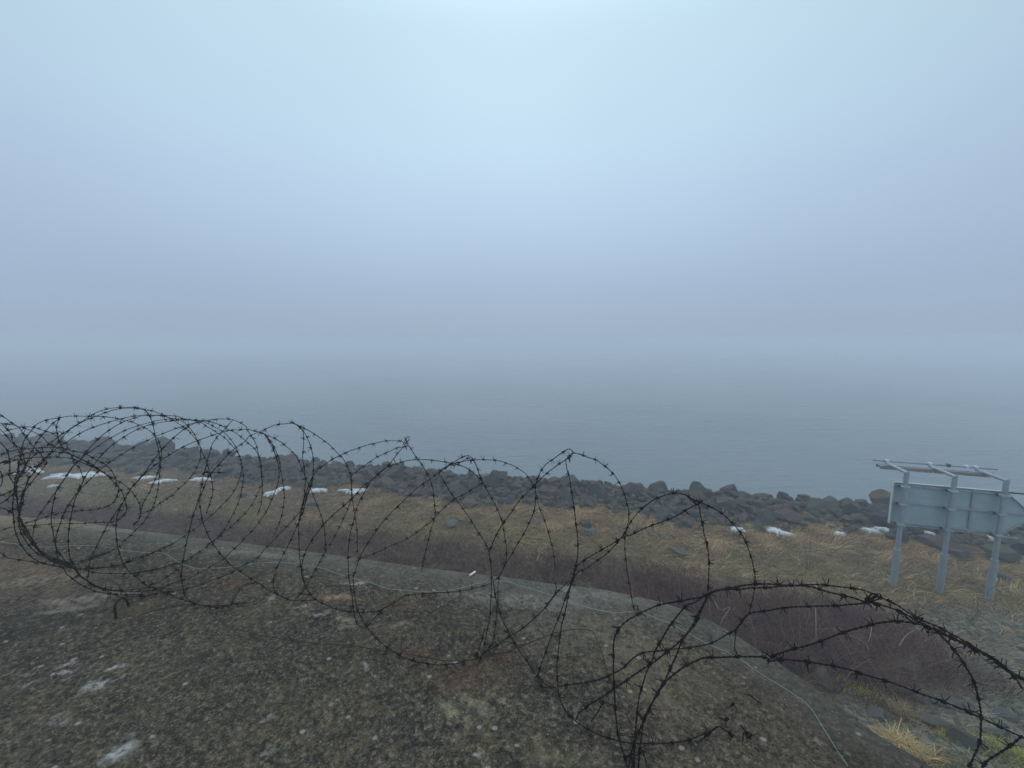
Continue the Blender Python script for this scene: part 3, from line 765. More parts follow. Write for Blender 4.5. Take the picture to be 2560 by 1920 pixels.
tag(o, 'small white bent stick lying in the grass beyond the middle coil', 'stick')

# ------------------------------------------------------------------ sign seen from behind
eS = Vector((.955, -.297, 0)).normalized(); nS = Vector((-eS.y, eS.x, 0)); S0 = Vector((7.95, 7.48, 0))
def sp(s, n_, z): return S0+eS*s+nS*n_+Vector((0, 0, z))
base = sp(.75, 0, ZG)
sign = empty('road_sign', base, 'large grey arrow shaped sign seen from behind on three galvanised posts with a lamp rail', 'sign')
def sbox(bm, s0, s1, n0, n1, z0, z1):
    vs = [bm.verts.new(sp(s, n_, z)-base) for z in (z0, z1) for (s, n_) in ((s0, n0), (s1, n0), (s1, n1), (s0, n1))]
    for f in ((0, 3, 2, 1), (4, 5, 6, 7), (0, 1, 5, 4), (1, 2, 6, 5), (2, 3, 7, 6), (3, 0, 4, 7)): bm.faces.new([vs[i] for i in f])
def sobj(name, bm, mat, parent=sign, bev=0):
    bmesh.ops.recalc_face_normals(bm, faces=bm.faces)
    if bev: bmesh.ops.bevel(bm, geom=bm.edges[:], offset=bev, segments=1, affect='EDGES')
    return bm_obj(name, bm, mat, parent)
ZT, ZB, SA, SB, ST = -2.90, -3.79, -.135, 1.60, 2.06
ZM = (ZT+ZB)/2
out_ = [(SA, ZB), (SB, ZB), (ST, ZM), (SB, ZT), (SA, ZT)]
bm = bmesh.new()
f0 = [bm.verts.new(sp(s, .135, z)-base) for s, z in out_]; f1 = [bm.verts.new(sp(s, .155, z)-base) for s, z in out_]
bm.faces.new(f0); bm.faces.new(f1[::-1])
for i in range(5): bm.faces.new((f0[i], f1[i], f1[(i+1) % 5], f0[(i+1) % 5]))
sobj('board', bm, M_BACK)
# rim round the board: folded edge towards us
def bar(a, b, w0, n0, n1):
    """bar in the board plane between (s,z) points"""
    d = Vector((b[0]-a[0], b[1]-a[1])).normalized(); q = Vector((-d.y, d.x))*w0
    bmx = bmesh.new(); vs = []
    for n_ in (n0, n1):
        for (p, sgn) in ((a, -1), (b, -1), (b, 1), (a, 1)):
            vs.append(bmx.verts.new(sp(p[0]+q.x*sgn, n_, p[1]+q.y*sgn)-base))
    for f in ((0, 1, 2, 3), (7, 6, 5, 4), (0, 4, 5, 1), (1, 5, 6, 2), (2, 6, 7, 3), (3, 7, 4, 0)): bmx.faces.new([vs[i] for i in f])
    return bmx
for i in range(5):
    a_, b_ = out_[i], out_[(i+1) % 5]
    dd = Vector((b_[0]-a_[0], b_[1]-a_[1])).normalized()*.008
    sobj('rim', bar((a_[0]+dd.x, a_[1]+dd.y), (b_[0]-dd.x, b_[1]-dd.y), .006, .088 if i in (0, 3, 4) else .10, .1345), M_EDGE if i in (3, 4) else M_BACK)
for z in (ZT-.055, ZM+.02, ZB+.04):                              # horizontal stiffening rails
    bmx = bmesh.new(); s1 = SB-.02 if abs(z-ZM) > .1 else ST-.12
    sbox(bmx, SA+.02, s1, .095, .1325, z-.018, z+.018); sobj('stiffener_rail', bmx, M_GALV, sign, .003)
for (z0, z1) in ((ZM+.045, ZT-.08), (ZB+.065, ZM-.005)):
    bmx = bmesh.new(); sbox(bmx, 1.12, 1.165, .10, .133, z0, z1); sobj('stiffener_post', bmx, M_GALV, sign, .003)
bmx = bmesh.new(); sbox(bmx, 1.55, 2.6, .105, .130, ZT-.03, ZT-.005); sobj('cross_bar', bmx, M_DARK)
bmx = bmesh.new(); sbox(bmx, 1.50, 1.86, .085, .094, ZB-.03, ZB+.005); sobj('cross_bar', bmx, M_GALV)
def cyl_sp(path, r, name, mat, sides=14, parent=sign):
    P_ = [p-base for p in path]; v, f = tube(P_, r, sides); n_ = len(P_)
    bmx = bmesh.new(); vs = [bmx.verts.new(q) for q in v]
    for q in f: bmx.faces.new([vs[i] for i in q])
    bmx.faces.new([bmx.verts.new(q) for q in v[:sides]][::-1]); bmx.faces.new([bmx.verts.new(q) for q in v[-sides:]])
    bmesh.ops.recalc_face_normals(bmx, faces=bmx.faces)
    return bm_obj(name, bmx, mat, parent, True)
for k, s in enumerate((0, .75, 1.507)):
    g = sp(s, 0, 0); zb = gh(g.x, g.y)-.2
    zsl = -4.28+.02*k
    post = cyl_sp([sp(s, 0, zsl-.01), sp(s, 0, -2.66)], .041, 'post', M_GALV)
    sl_ = cyl_sp([sp(s, 0, zb), sp(s, 0, zsl)], .056, 'post_sleeve', M_GALV)
    arm = cyl_sp([sp(s, -.03, -2.655), sp(s, .30, -2.655), sp(s, .68, -2.655)], [.034, .034, .030], 'arm', M_GALV, 12)
    for z in (ZT-.055, ZM+.02, ZB+.04):
        bmx = bmesh.new(); sbox(bmx, s-.066, s+.066, -.056, .094, z-.02, z+.02)
        # hollow look: clamp band round the post
        cl = sobj('clamp', bmx, M_GALV, sign, .004)
        bmx = bmesh.new(); sbox(bmx, s-.085, s-.069, .02, .06, z-.026, z+.026); sobj('bolt', bmx, M_DARK, cl)
for s, z in ((-.09, ZT-.05), (-.09, ZM+.03), (-.09, ZB+.05), (.42, ZT-.05), (.42, ZB+.045), (1.14, ZT-.03), (1.14, ZB+.02)):
    bmx = bmesh.new(); sbox(bmx, s-.045, s+.045, .078, .0945, z-.022, z+.014); sobj('bracket', bmx, M_GALV, sign, .003)
cyl_sp([sp(-.215, .68, -2.618), sp(1.83, .68, -2.618)], .022, 'lamp_rail', M_GALV, 10)
cyl_sp([sp(-.12, .50, -2.665), sp(1.66, .50, -2.665)], .014, 'lamp_rail', M_GALV, 10)
for (s0, s1) in ((-.17, .715), (.735, 1.62)):
    bm = bmesh.new(); sbox(bm, s0+.02, s1-.02, .525, .655, -2.712, -2.700)
    la = sobj('lamp_housing', bm, M_GALV, sign, .002)
    for (n0, n1, z0, z1) in ((.505, .5235, -2.76, -2.695), (.6565, .675, -2.76, -2.695), (.585, .600, -2.745, -2.7135)):
        bm = bmesh.new(); sbox(bm, s0, s1, n0, n1, z0, z1); sobj('lamp_lip', bm, M_BRN, la, .003)
    for q in (s0+.045, (s0+s1)/2, s1-.045):
        bm = bmesh.new(); sbox(bm, q-.02, q+.02, .5245, .6555, -2.742, -2.7135); sobj('lamp_end', bm, M_BRN, la)
for s in (.02, .75, 1.05, 1.35, 1.5):
    bmx = bmesh.new(); sbox(bmx, s-.03, s+.03, .64, .71, -2.645, -2.585); sobj('lamp_clamp', bmx, M_EDGE if s != 1.05 else M_DARK, sign, .005)

# ------------------------------------------------------------------ small things on the slab
def slab_d(u, v):
    a_, b_ = ray(u, v); return (ZC+.012)/b_ if b_ < 0 else 99
hk = [at(289, 1540, slab_d(289, 1540)*.998)]
for (u, v) in ((287, 1520), (291, 1506), (299, 1497), (308, 1494), (316, 1500), (321, 1512)): hk.append(at(u, v, hk[0].y*1.0+(u-289)*.0028))
hk.append(on(323, 1523, ZC-.01)); hk[0].z = ZC-.02
o = multi_tube('iron_loop', [(catmull(hk, 6), .0062)], M_IRON, None, 8, loc=tuple(hk[0])); tag(o, 'rusty iron loop set in the concrete under the left coil', 'iron loop')
p0 = on(1174, 1439, ZC+.008); p1 = on(1188, 1429, ZC+.008)
o = multi_tube('paper_stub', [([p0, p1], .006)], M_WHITE, None, 8, loc=tuple(p0)); tag(o, 'small white paper stub lying near the concrete edge', 'paper stub')

# ------------------------------------------------------------------ barbed wire
CR = {'P1': (0, 980, 6.9125), 'P2': (0, 1200, 6.9125), 'P3': (300, 980, 6.9125), 'P4': (300, 1200, 6.9125), 'P5': (0, 1400, 6.9125), 'P6': (300, 1400, 6.9125),
      'A': (0, 960, 3.4563), 'B': (640, 960, 3.4563), 'C': (1280, 960, 3.4563), 'F': (640, 1440, 3.4563), 'G': (1280, 1440, 3.4563), 'H': (1920, 1440, 3.4563)}
def px(text):
    """'P1 x,y x,y B x,y' -> photo pixels"""
    o = []; c = None
    for t in text.split():
        if t in CR: c = CR[t]
        else:
            x, y = t.split(','); o.append((c[0]+float(x)/c[2], c[1]+float(y)/c[2]))
    return o
def slab_depth(u, v):
    a_, b_ = ray(u, v)
    if b_ >= -.05: return 99
    d = (ZC+.018)/b_
    # beyond the rim there is no slab
    x, y = a_*d, d
    for i in range(len(EP)-1):
        p, q = EP[i], EP[i+1]
        if min(p.x, q.x) <= x <= max(p.x, q.x) and y < p.y+(q.y-p.y)*((x-p.x)/((q.x-p.x) or 1)): return d
    return 99
def lift(text, ds, clamp=True):
    P = px(text); n = len(P)
    # chord-length position of each control point, depth spread evenly over it
    cl = [0]
    for i in range(1, n): cl.append(cl[-1]+math.hypot(P[i][0]-P[i-1][0], P[i][1]-P[i-1][1]))
    tot = cl[-1]; m = len(ds)-1
    Q = catmull([Vector((p[0], p[1], cl[i]/tot)) for i, p in enumerate(P)], 6)
    out = []
    for q in Q:
        t = max(0, min(1, q.z))*m; i = min(int(t), m-1) if m else 0; f = t-i; f = f*f*(3-2*f) if m else 0
        d = ds[i]*(1-f)+ds[min(i+1, m)]*f
        out.append([q.x, q.y, d])
    if clamp:
        dd = [min(o[2], slab_depth(o[0], o[1])) for o in out]
        # keep the curve smooth where it comes down onto the slab
        sm = dd[:]
        for _ in range(4):
            sm = [min(dd[i], (sm[max(i-1, 0)]+sm[i]*2+sm[min(i+1, len(dd)-1)])/4) for i in range(len(dd))]
        for o, d in zip(out, sm): o[2] = d
    pts = [at(*o) for o in out]
    # even resampling
    res = [pts[0]]; step = .0075; acc_ = 0
    for a_, b_ in zip(pts, pts[1:]):
        L_ = (b_-a_).length
        if L_ < 1e-6: continue
        s = step-acc_
        while s < L_: res.append(a_.lerp(b_, s/L_)); s += step
        acc_ = L_-(s-step)
    k = R.random()*90
    return [p+Vector((mnoise.noise(Vector((i*.11, k, 0))), mnoise.noise(Vector((i*.11, k, 9))), mnoise.noise(Vector((i*.11, k, 17)))))*.0022 for i, p in enumerate(res)]

def twist(path, r=.00135, off_=.00115, period=.034, sides=4):
    n = len(path); T = [(path[min(i+1, n-1)]-path[max(i-1, 0)]).normalized() for i in range(n)]
    u_ = T[0].orthogonal().normalized(); A_ = []; B_ = []
    for i in range(n):
        u_ = (u_-T[i]*u_.dot(T[i])).normalized(); w_ = T[i].cross(u_); a_ = 2*math.pi*i*.0075/period
        o = (u_*math.cos(a_)+w_*math.sin(a_))*off_; A_.append(path[i]+o); B_.append(path[i]-o)
    V = []; Fq = []
    for P_ in (A_, B_):
        v, f = tube(P_, r, sides); k = len(V); V += [tuple(q) for q in v]; Fq += [tuple(i+k for i in q) for q in f]
    return V, Fq, T
def barb_mesh(seed):
    """two short wires wrapped round the strand, four sharp cut ends; strand along local X"""
    r = random.Random(seed); paths = []
    for s, x0 in ((0, -.0035), (math.pi*.5, .0035)):
        pts = []; K = 16; a0 = s+r.uniform(-.4, .4)
        turns = 1.75*2*math.pi
        st = Vector((x0-.003, math.cos(a0), math.sin(a0)))
        t0 = Vector((0, math.sin(a0), -math.cos(a0)))
        L1 = r.uniform(.015, .023); L2 = r.uniform(.015, .023)
        c0 = Vector((x0-.0025, math.cos(a0)*.0036, math.sin(a0)*.0036))
        tilt = Vector((r.uniform(-.5, .1), 0, 0))
        pts.append(c0+(t0+tilt+Vector((0, math.cos(a0), math.sin(a0)))*.25).normalized()*L1); pts.append(c0+(t0+tilt*.5).normalized()*L1*.4)
        for k in range(K+1):
            a_ = a0+turns*k/K; pts.append(Vector((x0-.0025+.005*k/K, math.cos(a_)*.0036, math.sin(a_)*.0036)))
        a1 = a0+turns; t1 = Vector((0, -math.sin(a1), math.cos(a1))); c1 = pts[-1].copy(); tilt = Vector((r.uniform(-.1, .5), 0, 0))
        pts.append(c1+(t1+tilt*.5).normalized()*L2*.4); pts.append(c1+(t1+tilt+Vector((0, math.cos(a1), math.sin(a1)))*.25).normalized()*L2)
        rr = [.0009, .0013]+[.0013]*(K+1)+[.0013, .0009]
        paths.append((pts, rr))
    V = []; Fq = []
    for p, rr in paths:
        v, f = tube(p, rr, 4); k = len(V); V += [tuple(q) for q in v]; Fq += [tuple(i+k for i in q) for q in f]
    me = bpy.data.meshes.new('barb'); me.from_pydata(V, [], Fq); me.materials.append(M_WIRE); me.update(); return me
BARB = [barb_mesh(k) for k in range(6)]
BARB_NP = [(np.array([v.co[:] for v in m_.vertices]), np.array([list(p.vertices) for p in m_.polygons])) for m_ in BARB]

def coil(name, loc, label, strands, spacing=.072, group=None, th=1.0):
    root = empty(name, loc, label, 'barbed wire', group); loc = Vector(loc); bl = []
    for text, ds in strands:
        P_ = lift(text, ds)
        if len(P_) < 4: continue
        V, Fq, T = twist(P_, .00140*th, .00125*th)
        mesh_np('wire_strand', V, Fq, M_WIRE, root, True, loc=None).location = -loc
        s = R.uniform(.01, spacing)
        while s < (len(P_)-1)*.0075:
            i = min(int(s/.0075), len(P_)-1)
            bl.append((P_[i], T[i])); s += spacing*R.uniform(.88, 1.14)
    mats = []
    for p, t in bl:
        q = t.to_track_quat('X', 'Z') @ Quaternion((1, 0, 0), R.uniform(0, 6.28))
        mats.append((p, q, R.randrange(6), R.uniform(.9, 1.15)*(1+(th-1)*.6)))
    mats.sort(key=lambda m_: m_[0].length)
    inf = [m_ for m_ in mats if abs(m_[0].x/m_[0].y) < 1.45]; ouf = [m_ for m_ in mats if abs(m_[0].x/m_[0].y) >= 1.45]
    for p, q, k, s in inf[:99]:
        o = bpy.data.objects.new('barb', BARB[k]); C.objects.link(o); o.parent = root; o.location = p-loc
        o.rotation_mode = 'QUATERNION'; o.rotation_quaternion = q; o.scale = (s, s, s)
    V = []; Fq = []; off = 0
    for p, q, k, s in inf[99:]+ouf:
        v, f = BARB_NP[k]; M_ = np.array(q.to_matrix())*s
        V.append(v @ M_.T+np.array(p-loc)); Fq.append(f+off); off += len(v)
    if V:
        o = mesh_np('barb', np.concatenate(V), np.concatenate(Fq), M_WIRE, root, False); o['kind'] = 'stuff'
    return root

LEFT = [
 # big outer arcs of the dense coil
 ('P2 320,720 P1 470,1540 560,1430 690,1240 870,1055 930,960 1060,810 1200,650 1380,530 1550,420 1720,335 1890,285 2060,268 P3 138,265 260,260 360,275 430,310 480,375 530,450 590,650 600,750 650,930 680,1080 690,1200 660,1380 600,1540 P4 590,20 520,190 430,350 370,500 330,680 220,790', [1.95, 2.05, 2.2, 2.3, 2.5, 2.65, 2.75]),
 ('P1 280,1590 350,1420 500,1180 620,1080 760,960 1000,780 1200,650 1430,515 1640,425 1870,340 2050,290 P3 138,275 300,285 430,310 600,345 710,385 900,455 1040,490 1130,540 1200,620 1270,710 1320,810 1380,940 1440,1090 1500,1220 1550,1380 1590,1550 P4 1600,200 1560,380 1480,600', [1.95, 2.1, 2.2, 2.3, 2.45, 2.6, 2.7]),
 ('P2 280,100 300,320 330,620 P2 460,860 580,1080 680,1230 880,1350 1040,1400 1250,1450 1400,1430 1580,1370 1880,1240 2050,1180', [1.9, 1.95, 2.0, 2.05, 2.2]),
 ('P2 330,620 340,480 400,220 490,10 P1 560,1440 700,1230 870,1060 1140,870 1400,705 1670,590 1940,500 2200,440 P3 380,405 640,400 930,412 1130,465 1410,500 1480,530 1630,600 1770,680 1860,760 1950,870 2020,990 2080,1150 2100,1310 2070,1490 2010,1640 P4 1910,280 1800,390 1650,550 1470,700 1330,820 1190,920 1040,1020 880,1120 760,1190 540,1275 320,1370 70,1440 P2 1880,1500 1600,1530 1300,1540', [1.95, 2.05, 2.2, 2.35, 2.5, 2.65, 2.75, 2.7, 2.5, 2.3, 2.2]),
 ('P2 560,980 580,850 640,670 800,430 950,220 1040,90 P1 1120,1500 1200,1370 1290,1250 1390,1160 1470,1060 1640,870 1800,725 1980,600 2170,500 P3 300,435 400,410 640,402 800,430 930,500 1080,590 1210,700 1310,815 1380,940 1390,1100 1360,1240 1280,1390 1190,1510 1050,1640 P4 890,270 720,380 560,490 370,590', [1.95, 2.05, 2.15, 2.3, 2.45, 2.6, 2.7, 2.75]),
 ('P2 1000,1370 970,1150 940,1020 890,780 890,580 940,320 960,220 1040,80 P1 1120,1490 1210,1370 1300,1240 1400,1165 1480,1080 1640,970 1900,800 2170,660 P3 340,575 620,500 870,465 1120,465 1380,520 1510,600 1670,700 1820,800 1940,930 2040,1060 2090,1190 2110,1300 2130,1470 2110,1659 P4 2110,130 2070,310 2000,490 1910,670 1820,830 1700,980 1520,1130 1300,1285 1150,1400 1000,1440 780,1500 540,1560 220,1620', [2.0, 2.0, 2.1, 2.25, 2.4, 2.55, 2.7, 2.8, 2.75, 2.4, 2.2]),
 ('P2 1130,1420 1060,1300 980,1180 960,1030 1010,850 1110,560 1260,310 1340,220 1440,20 P1 1450,1500 1590,1290 1660,1210 1780,1070 1950,910 2150,770 P3 260,665 460,585 670,530 900,500 1130,475 1280,490 1540,510 1740,575 1860,640 1960,680 2100,780 2212,880 B 0,580 30,660 55,850 55,950 40,1050 10,1140', [2.0, 2.0, 2.1, 2.2, 2.35, 2.5, 2.65, 2.7]),
 ('P2 1280,1450 1220,1360 1180,1100 1190,830 1250,530 1330,250 1470,70 P1 1600,1470 1720,1350 1920,1200 2180,1030 P3 390,880 620,770 910,650 1160,570 1340,520 1500,490 1650,470 1800,465 1950,480 2070,530 2180,600 B -70,400 0,520 20,600 45,700 50,850 0,980 P4 2212,520 2050,680 1880,840 1700,980 1500,1130', [2.0, 1.95, 2.05, 2.2, 2.35, 2.5, 2.6, 2.65, 2.6, 2.5]),
 ('P5 1800,500 1600,420 1500,340 1530,270 P2 1530,1640 1550,1400 1630,1230 1750,980 1900,720 2050,490 2150,350 P4 120,260 240,90 P3 240,1620 350,1470 440,1390 540,1220 720,1000 880,830 1060,680 1230,570 1400,505 1650,470', [1.95, 1.9, 1.95, 2.0, 2.1, 2.2]),
 ('B 190,690 150,550 75,435 0,410 P3 2212,650 2050,655 1930,660 1750,700 1480,790 1210,890 950,1030 700,1190 450,1390 320,1530 210,1640 P4 100,300 20,440 P2 2040,560 2010,700 2003,880 2020,1050 2040,1180 2110,1400 2212,1560 P6 220,250 460,430 690,530 1000,650 1240,740 1480,790 1700,790 1920,770 2212,735', [2.5, 2.35, 2.2, 2.1, 2.0, 1.95, 1.9, 1.85, 1.85, 1.9]),
 # lower left sweep
 ('P2 210,370 230,620 260,850 340,1080 470,1260 600,1370 820,1460 980,1490 1130,1500 1280,1525 1480,1540 1700,1520 1920,1500 2110,1450 P4 200,1380 460,1290 640,1220 880,1110', [1.9, 1.92, 1.95, 2.0, 2.1, 2.3]),
 ('P2 320,720 370,920 490,1110 640,1260 820,1360 980,1440 1160,1480 1250,1520 1320,1580 P5 1400,290 1600,420 1800,500 2000,535 P6 138,545 400,535 700,500 900,410 1190,320 1440,190 1660,60 1780,0 P4 1880,1280 2040,1130 2212,950 B 0,1230 90,1100 170,920 195,830 200,750 190,690 150,570 75,435', [1.9, 1.9, 1.92, 1.95, 2.0, 2.1, 2.2, 2.4, 2.5, 2.4]),
 ('P2 1070,1480 1150,1620 P5 1150,240 1340,390 1600,520 1850,580 1960,600 2130,640 P6 160,630 330,630 650,580 1040,520 1320,450 1600,350 1880,240 2120,100 P4 2212,1430 B 0,1510 70,1430 150,1350 240,1260 330,1160 400,1070 460,900 500,780', [1.9, 1.9, 1.95, 2.05, 2.2, 2.35, 2.45]),
 ('P2 350,700 400,840 520,1000 590,1110 700,1240 860,1340 1030,1410 1180,1450 1300,1500 1340,1570 P5 1390,270 1560,390 1700,460 1900,510 P6 30,525 270,510 500,470 700,480 900,500', [1.88, 1.9, 1.92, 1.95, 2.05]),
 ('P2 300,640 350,800 430,930 560,1100 650,1210 780,1310 900,1390 1040,1440 1200,1490 1300,1540 P5 1350,240 1480,340 1640,460 1760,500 1900,560 2100,600 P6 200,600 420,600', [1.86, 1.88, 1.9, 1.95, 2.0]),
 ('P1 440,1640 P2 380,330 320,560 345,700 460,870 600,1090 720,1240 900,1330 1080,1400 1280,1420 1500,1370 1700,1300 1900,1230 2040,1150 P4 30,1200', [1.95, 1.88, 1.9, 1.95, 2.1, 2.25]),
 ('P2 0,1240 130,1340 230,1355 400,1390 600,1420 760,1450 980,1490', [1.95, 1.97, 2.0]),
 ('P2 1480,1560 1760,1610 2150,1615 P6 80,230 220,230 540,170 780,120 1000,40', [2.0, 2.1, 2.2]),
 ('P6 500,440 660,380 820,290 980,170 1060,200', [2.0, 2.05, 2.05]),
 ('P2 0,410 120,330 240,230 270,100', [1.8, 1.9]),
 ('P2 0,475 120,510 230,590 240,620', [1.85, 1.9]),
 ('P2 0,270 100,235 210,180 270,110', [1.8, 1.9]),
 ('P2 -60,900 0,880 120,830 430,795 600,780 880,760 1200,750 1600,740 2000,715 2160,560 2190,480 2150,400', [2.5, 2.6, 2.65, 2.6]),
 # small loops at the far left
 ('P1 -40,360 30,410 190,515 350,640 430,750 520,880 640,1010 760,1180 P1 640,1290 430,1460', [2.3, 2.35, 2.4]),
 ('P1 -60,530 0,540 180,560 370,605 540,670 720,770 830,880 1000,970 1220,1080 1400,1160 1600,1280 1720,1350 1870,1450 1990,1600 P2 2050,130 2040,230 1960,390 1750,490 1460,525 1230,540 1000,580 630,690 430,740', [2.1, 2.15, 2.2, 2.3, 2.45, 2.5, 2.5]),
 ('P2 280,100 P1 320,1400 350,1170 370,1000 420,820 530,680 600,580 720,515 870,470 1040,445 1210,420 1420,415 1640,425 1840,430 2050,460 P3 80,500 180,510 350,580 510,670 620,770 690,920 720,1030 700,1190 690,1400 670,1570 P4 640,230 600,380 540,520 430,690 330,810 190,950 20,1090', [1.9, 2.1, 2.25, 2.4, 2.5, 2.6, 2.7, 2.75]),
 ('P1 1030,460 920,540 830,630 720,760 630,870 560,1030 540,1060 450,1260 350,1420 280,1600', [2.3, 2.2, 2.1, 1.95]),
 ('P1 1040,450 1010,490 980,580 980,670 1000,770 1020,860 1120,990 1220,1080 1290,1250 1360,1290 1420,1440 1440,1520 1390,1659 P2 1380,80 1340,220', [2.3, 2.4, 2.4, 2.3]),
 ('P1 80,680 370,610 600,615 800,680 960,750 1040,850 1150,900 1150,1000', [2.5, 2.6, 2.7]),
 ('P1 -40,1090 40,1070 290,1000 380,990 640,965 820,960 1000,960 1130,990 1400,1050 1470,1070 1660,1165 1790,1230 1920,1350 2000,1500 P2 2010,60 2110,200 2150,330 2190,450 2160,590 2080,660 1900,720', [2.0, 2.1, 2.2, 2.35, 2.5, 2.55]),
 ('P1 -40,1240 160,1170 350,1080 520,1055 850,1035 1050,1045 1230,1085 1560,1230 1700,1330 1880,1450 2080,1560 2212,1659 P4 200,190 320,380 350,490 330,680 210,780', [1.95, 2.05, 2.2, 2.4, 2.55]),
 ('P1 -40,1240 150,1200 310,1165 600,1130 800,1130 1060,1130 1290,1165 1590,1290 1720,1350', [1.95, 2.1, 2.25, 2.35]),
 ('P1 690,1240 820,1200 740,1320 560,1540 470,1659 P2 400,180 360,420 330,640', [2.15, 2.1, 2.0, 1.95]),
 ('P1 -40,620 60,700 190,860 260,920 370,1000 430,1240 400,1400 300,1520', [2.2, 2.25, 2.1]),
 ('P1 30,550 120,640 190,730 220,850 290,960 350,1080 380,1200 500,1290 640,1300', [2.3, 2.4, 2.3]),
 ('P1 -30,840 80,950 150,1070 170,1300 160,1450 250,1600', [1.85, 1.9, 1.9]),
 ('P1 -30,1490 130,1430 280,1390 420,1400 560,1300 700,1290', [1.9, 2.0, 2.1]),
 ('P1 -30,1330 20,1400 40,1560 0,1650', [1.8, 1.8]),
 ('P2 270,60 250,140 280,260 310,440 330,560 320,720', [1.85, 1.85]),
 ('P1 320,1170 300,1400 260,1560 P2 230,300 220,420', [1.9, 1.88]),
]
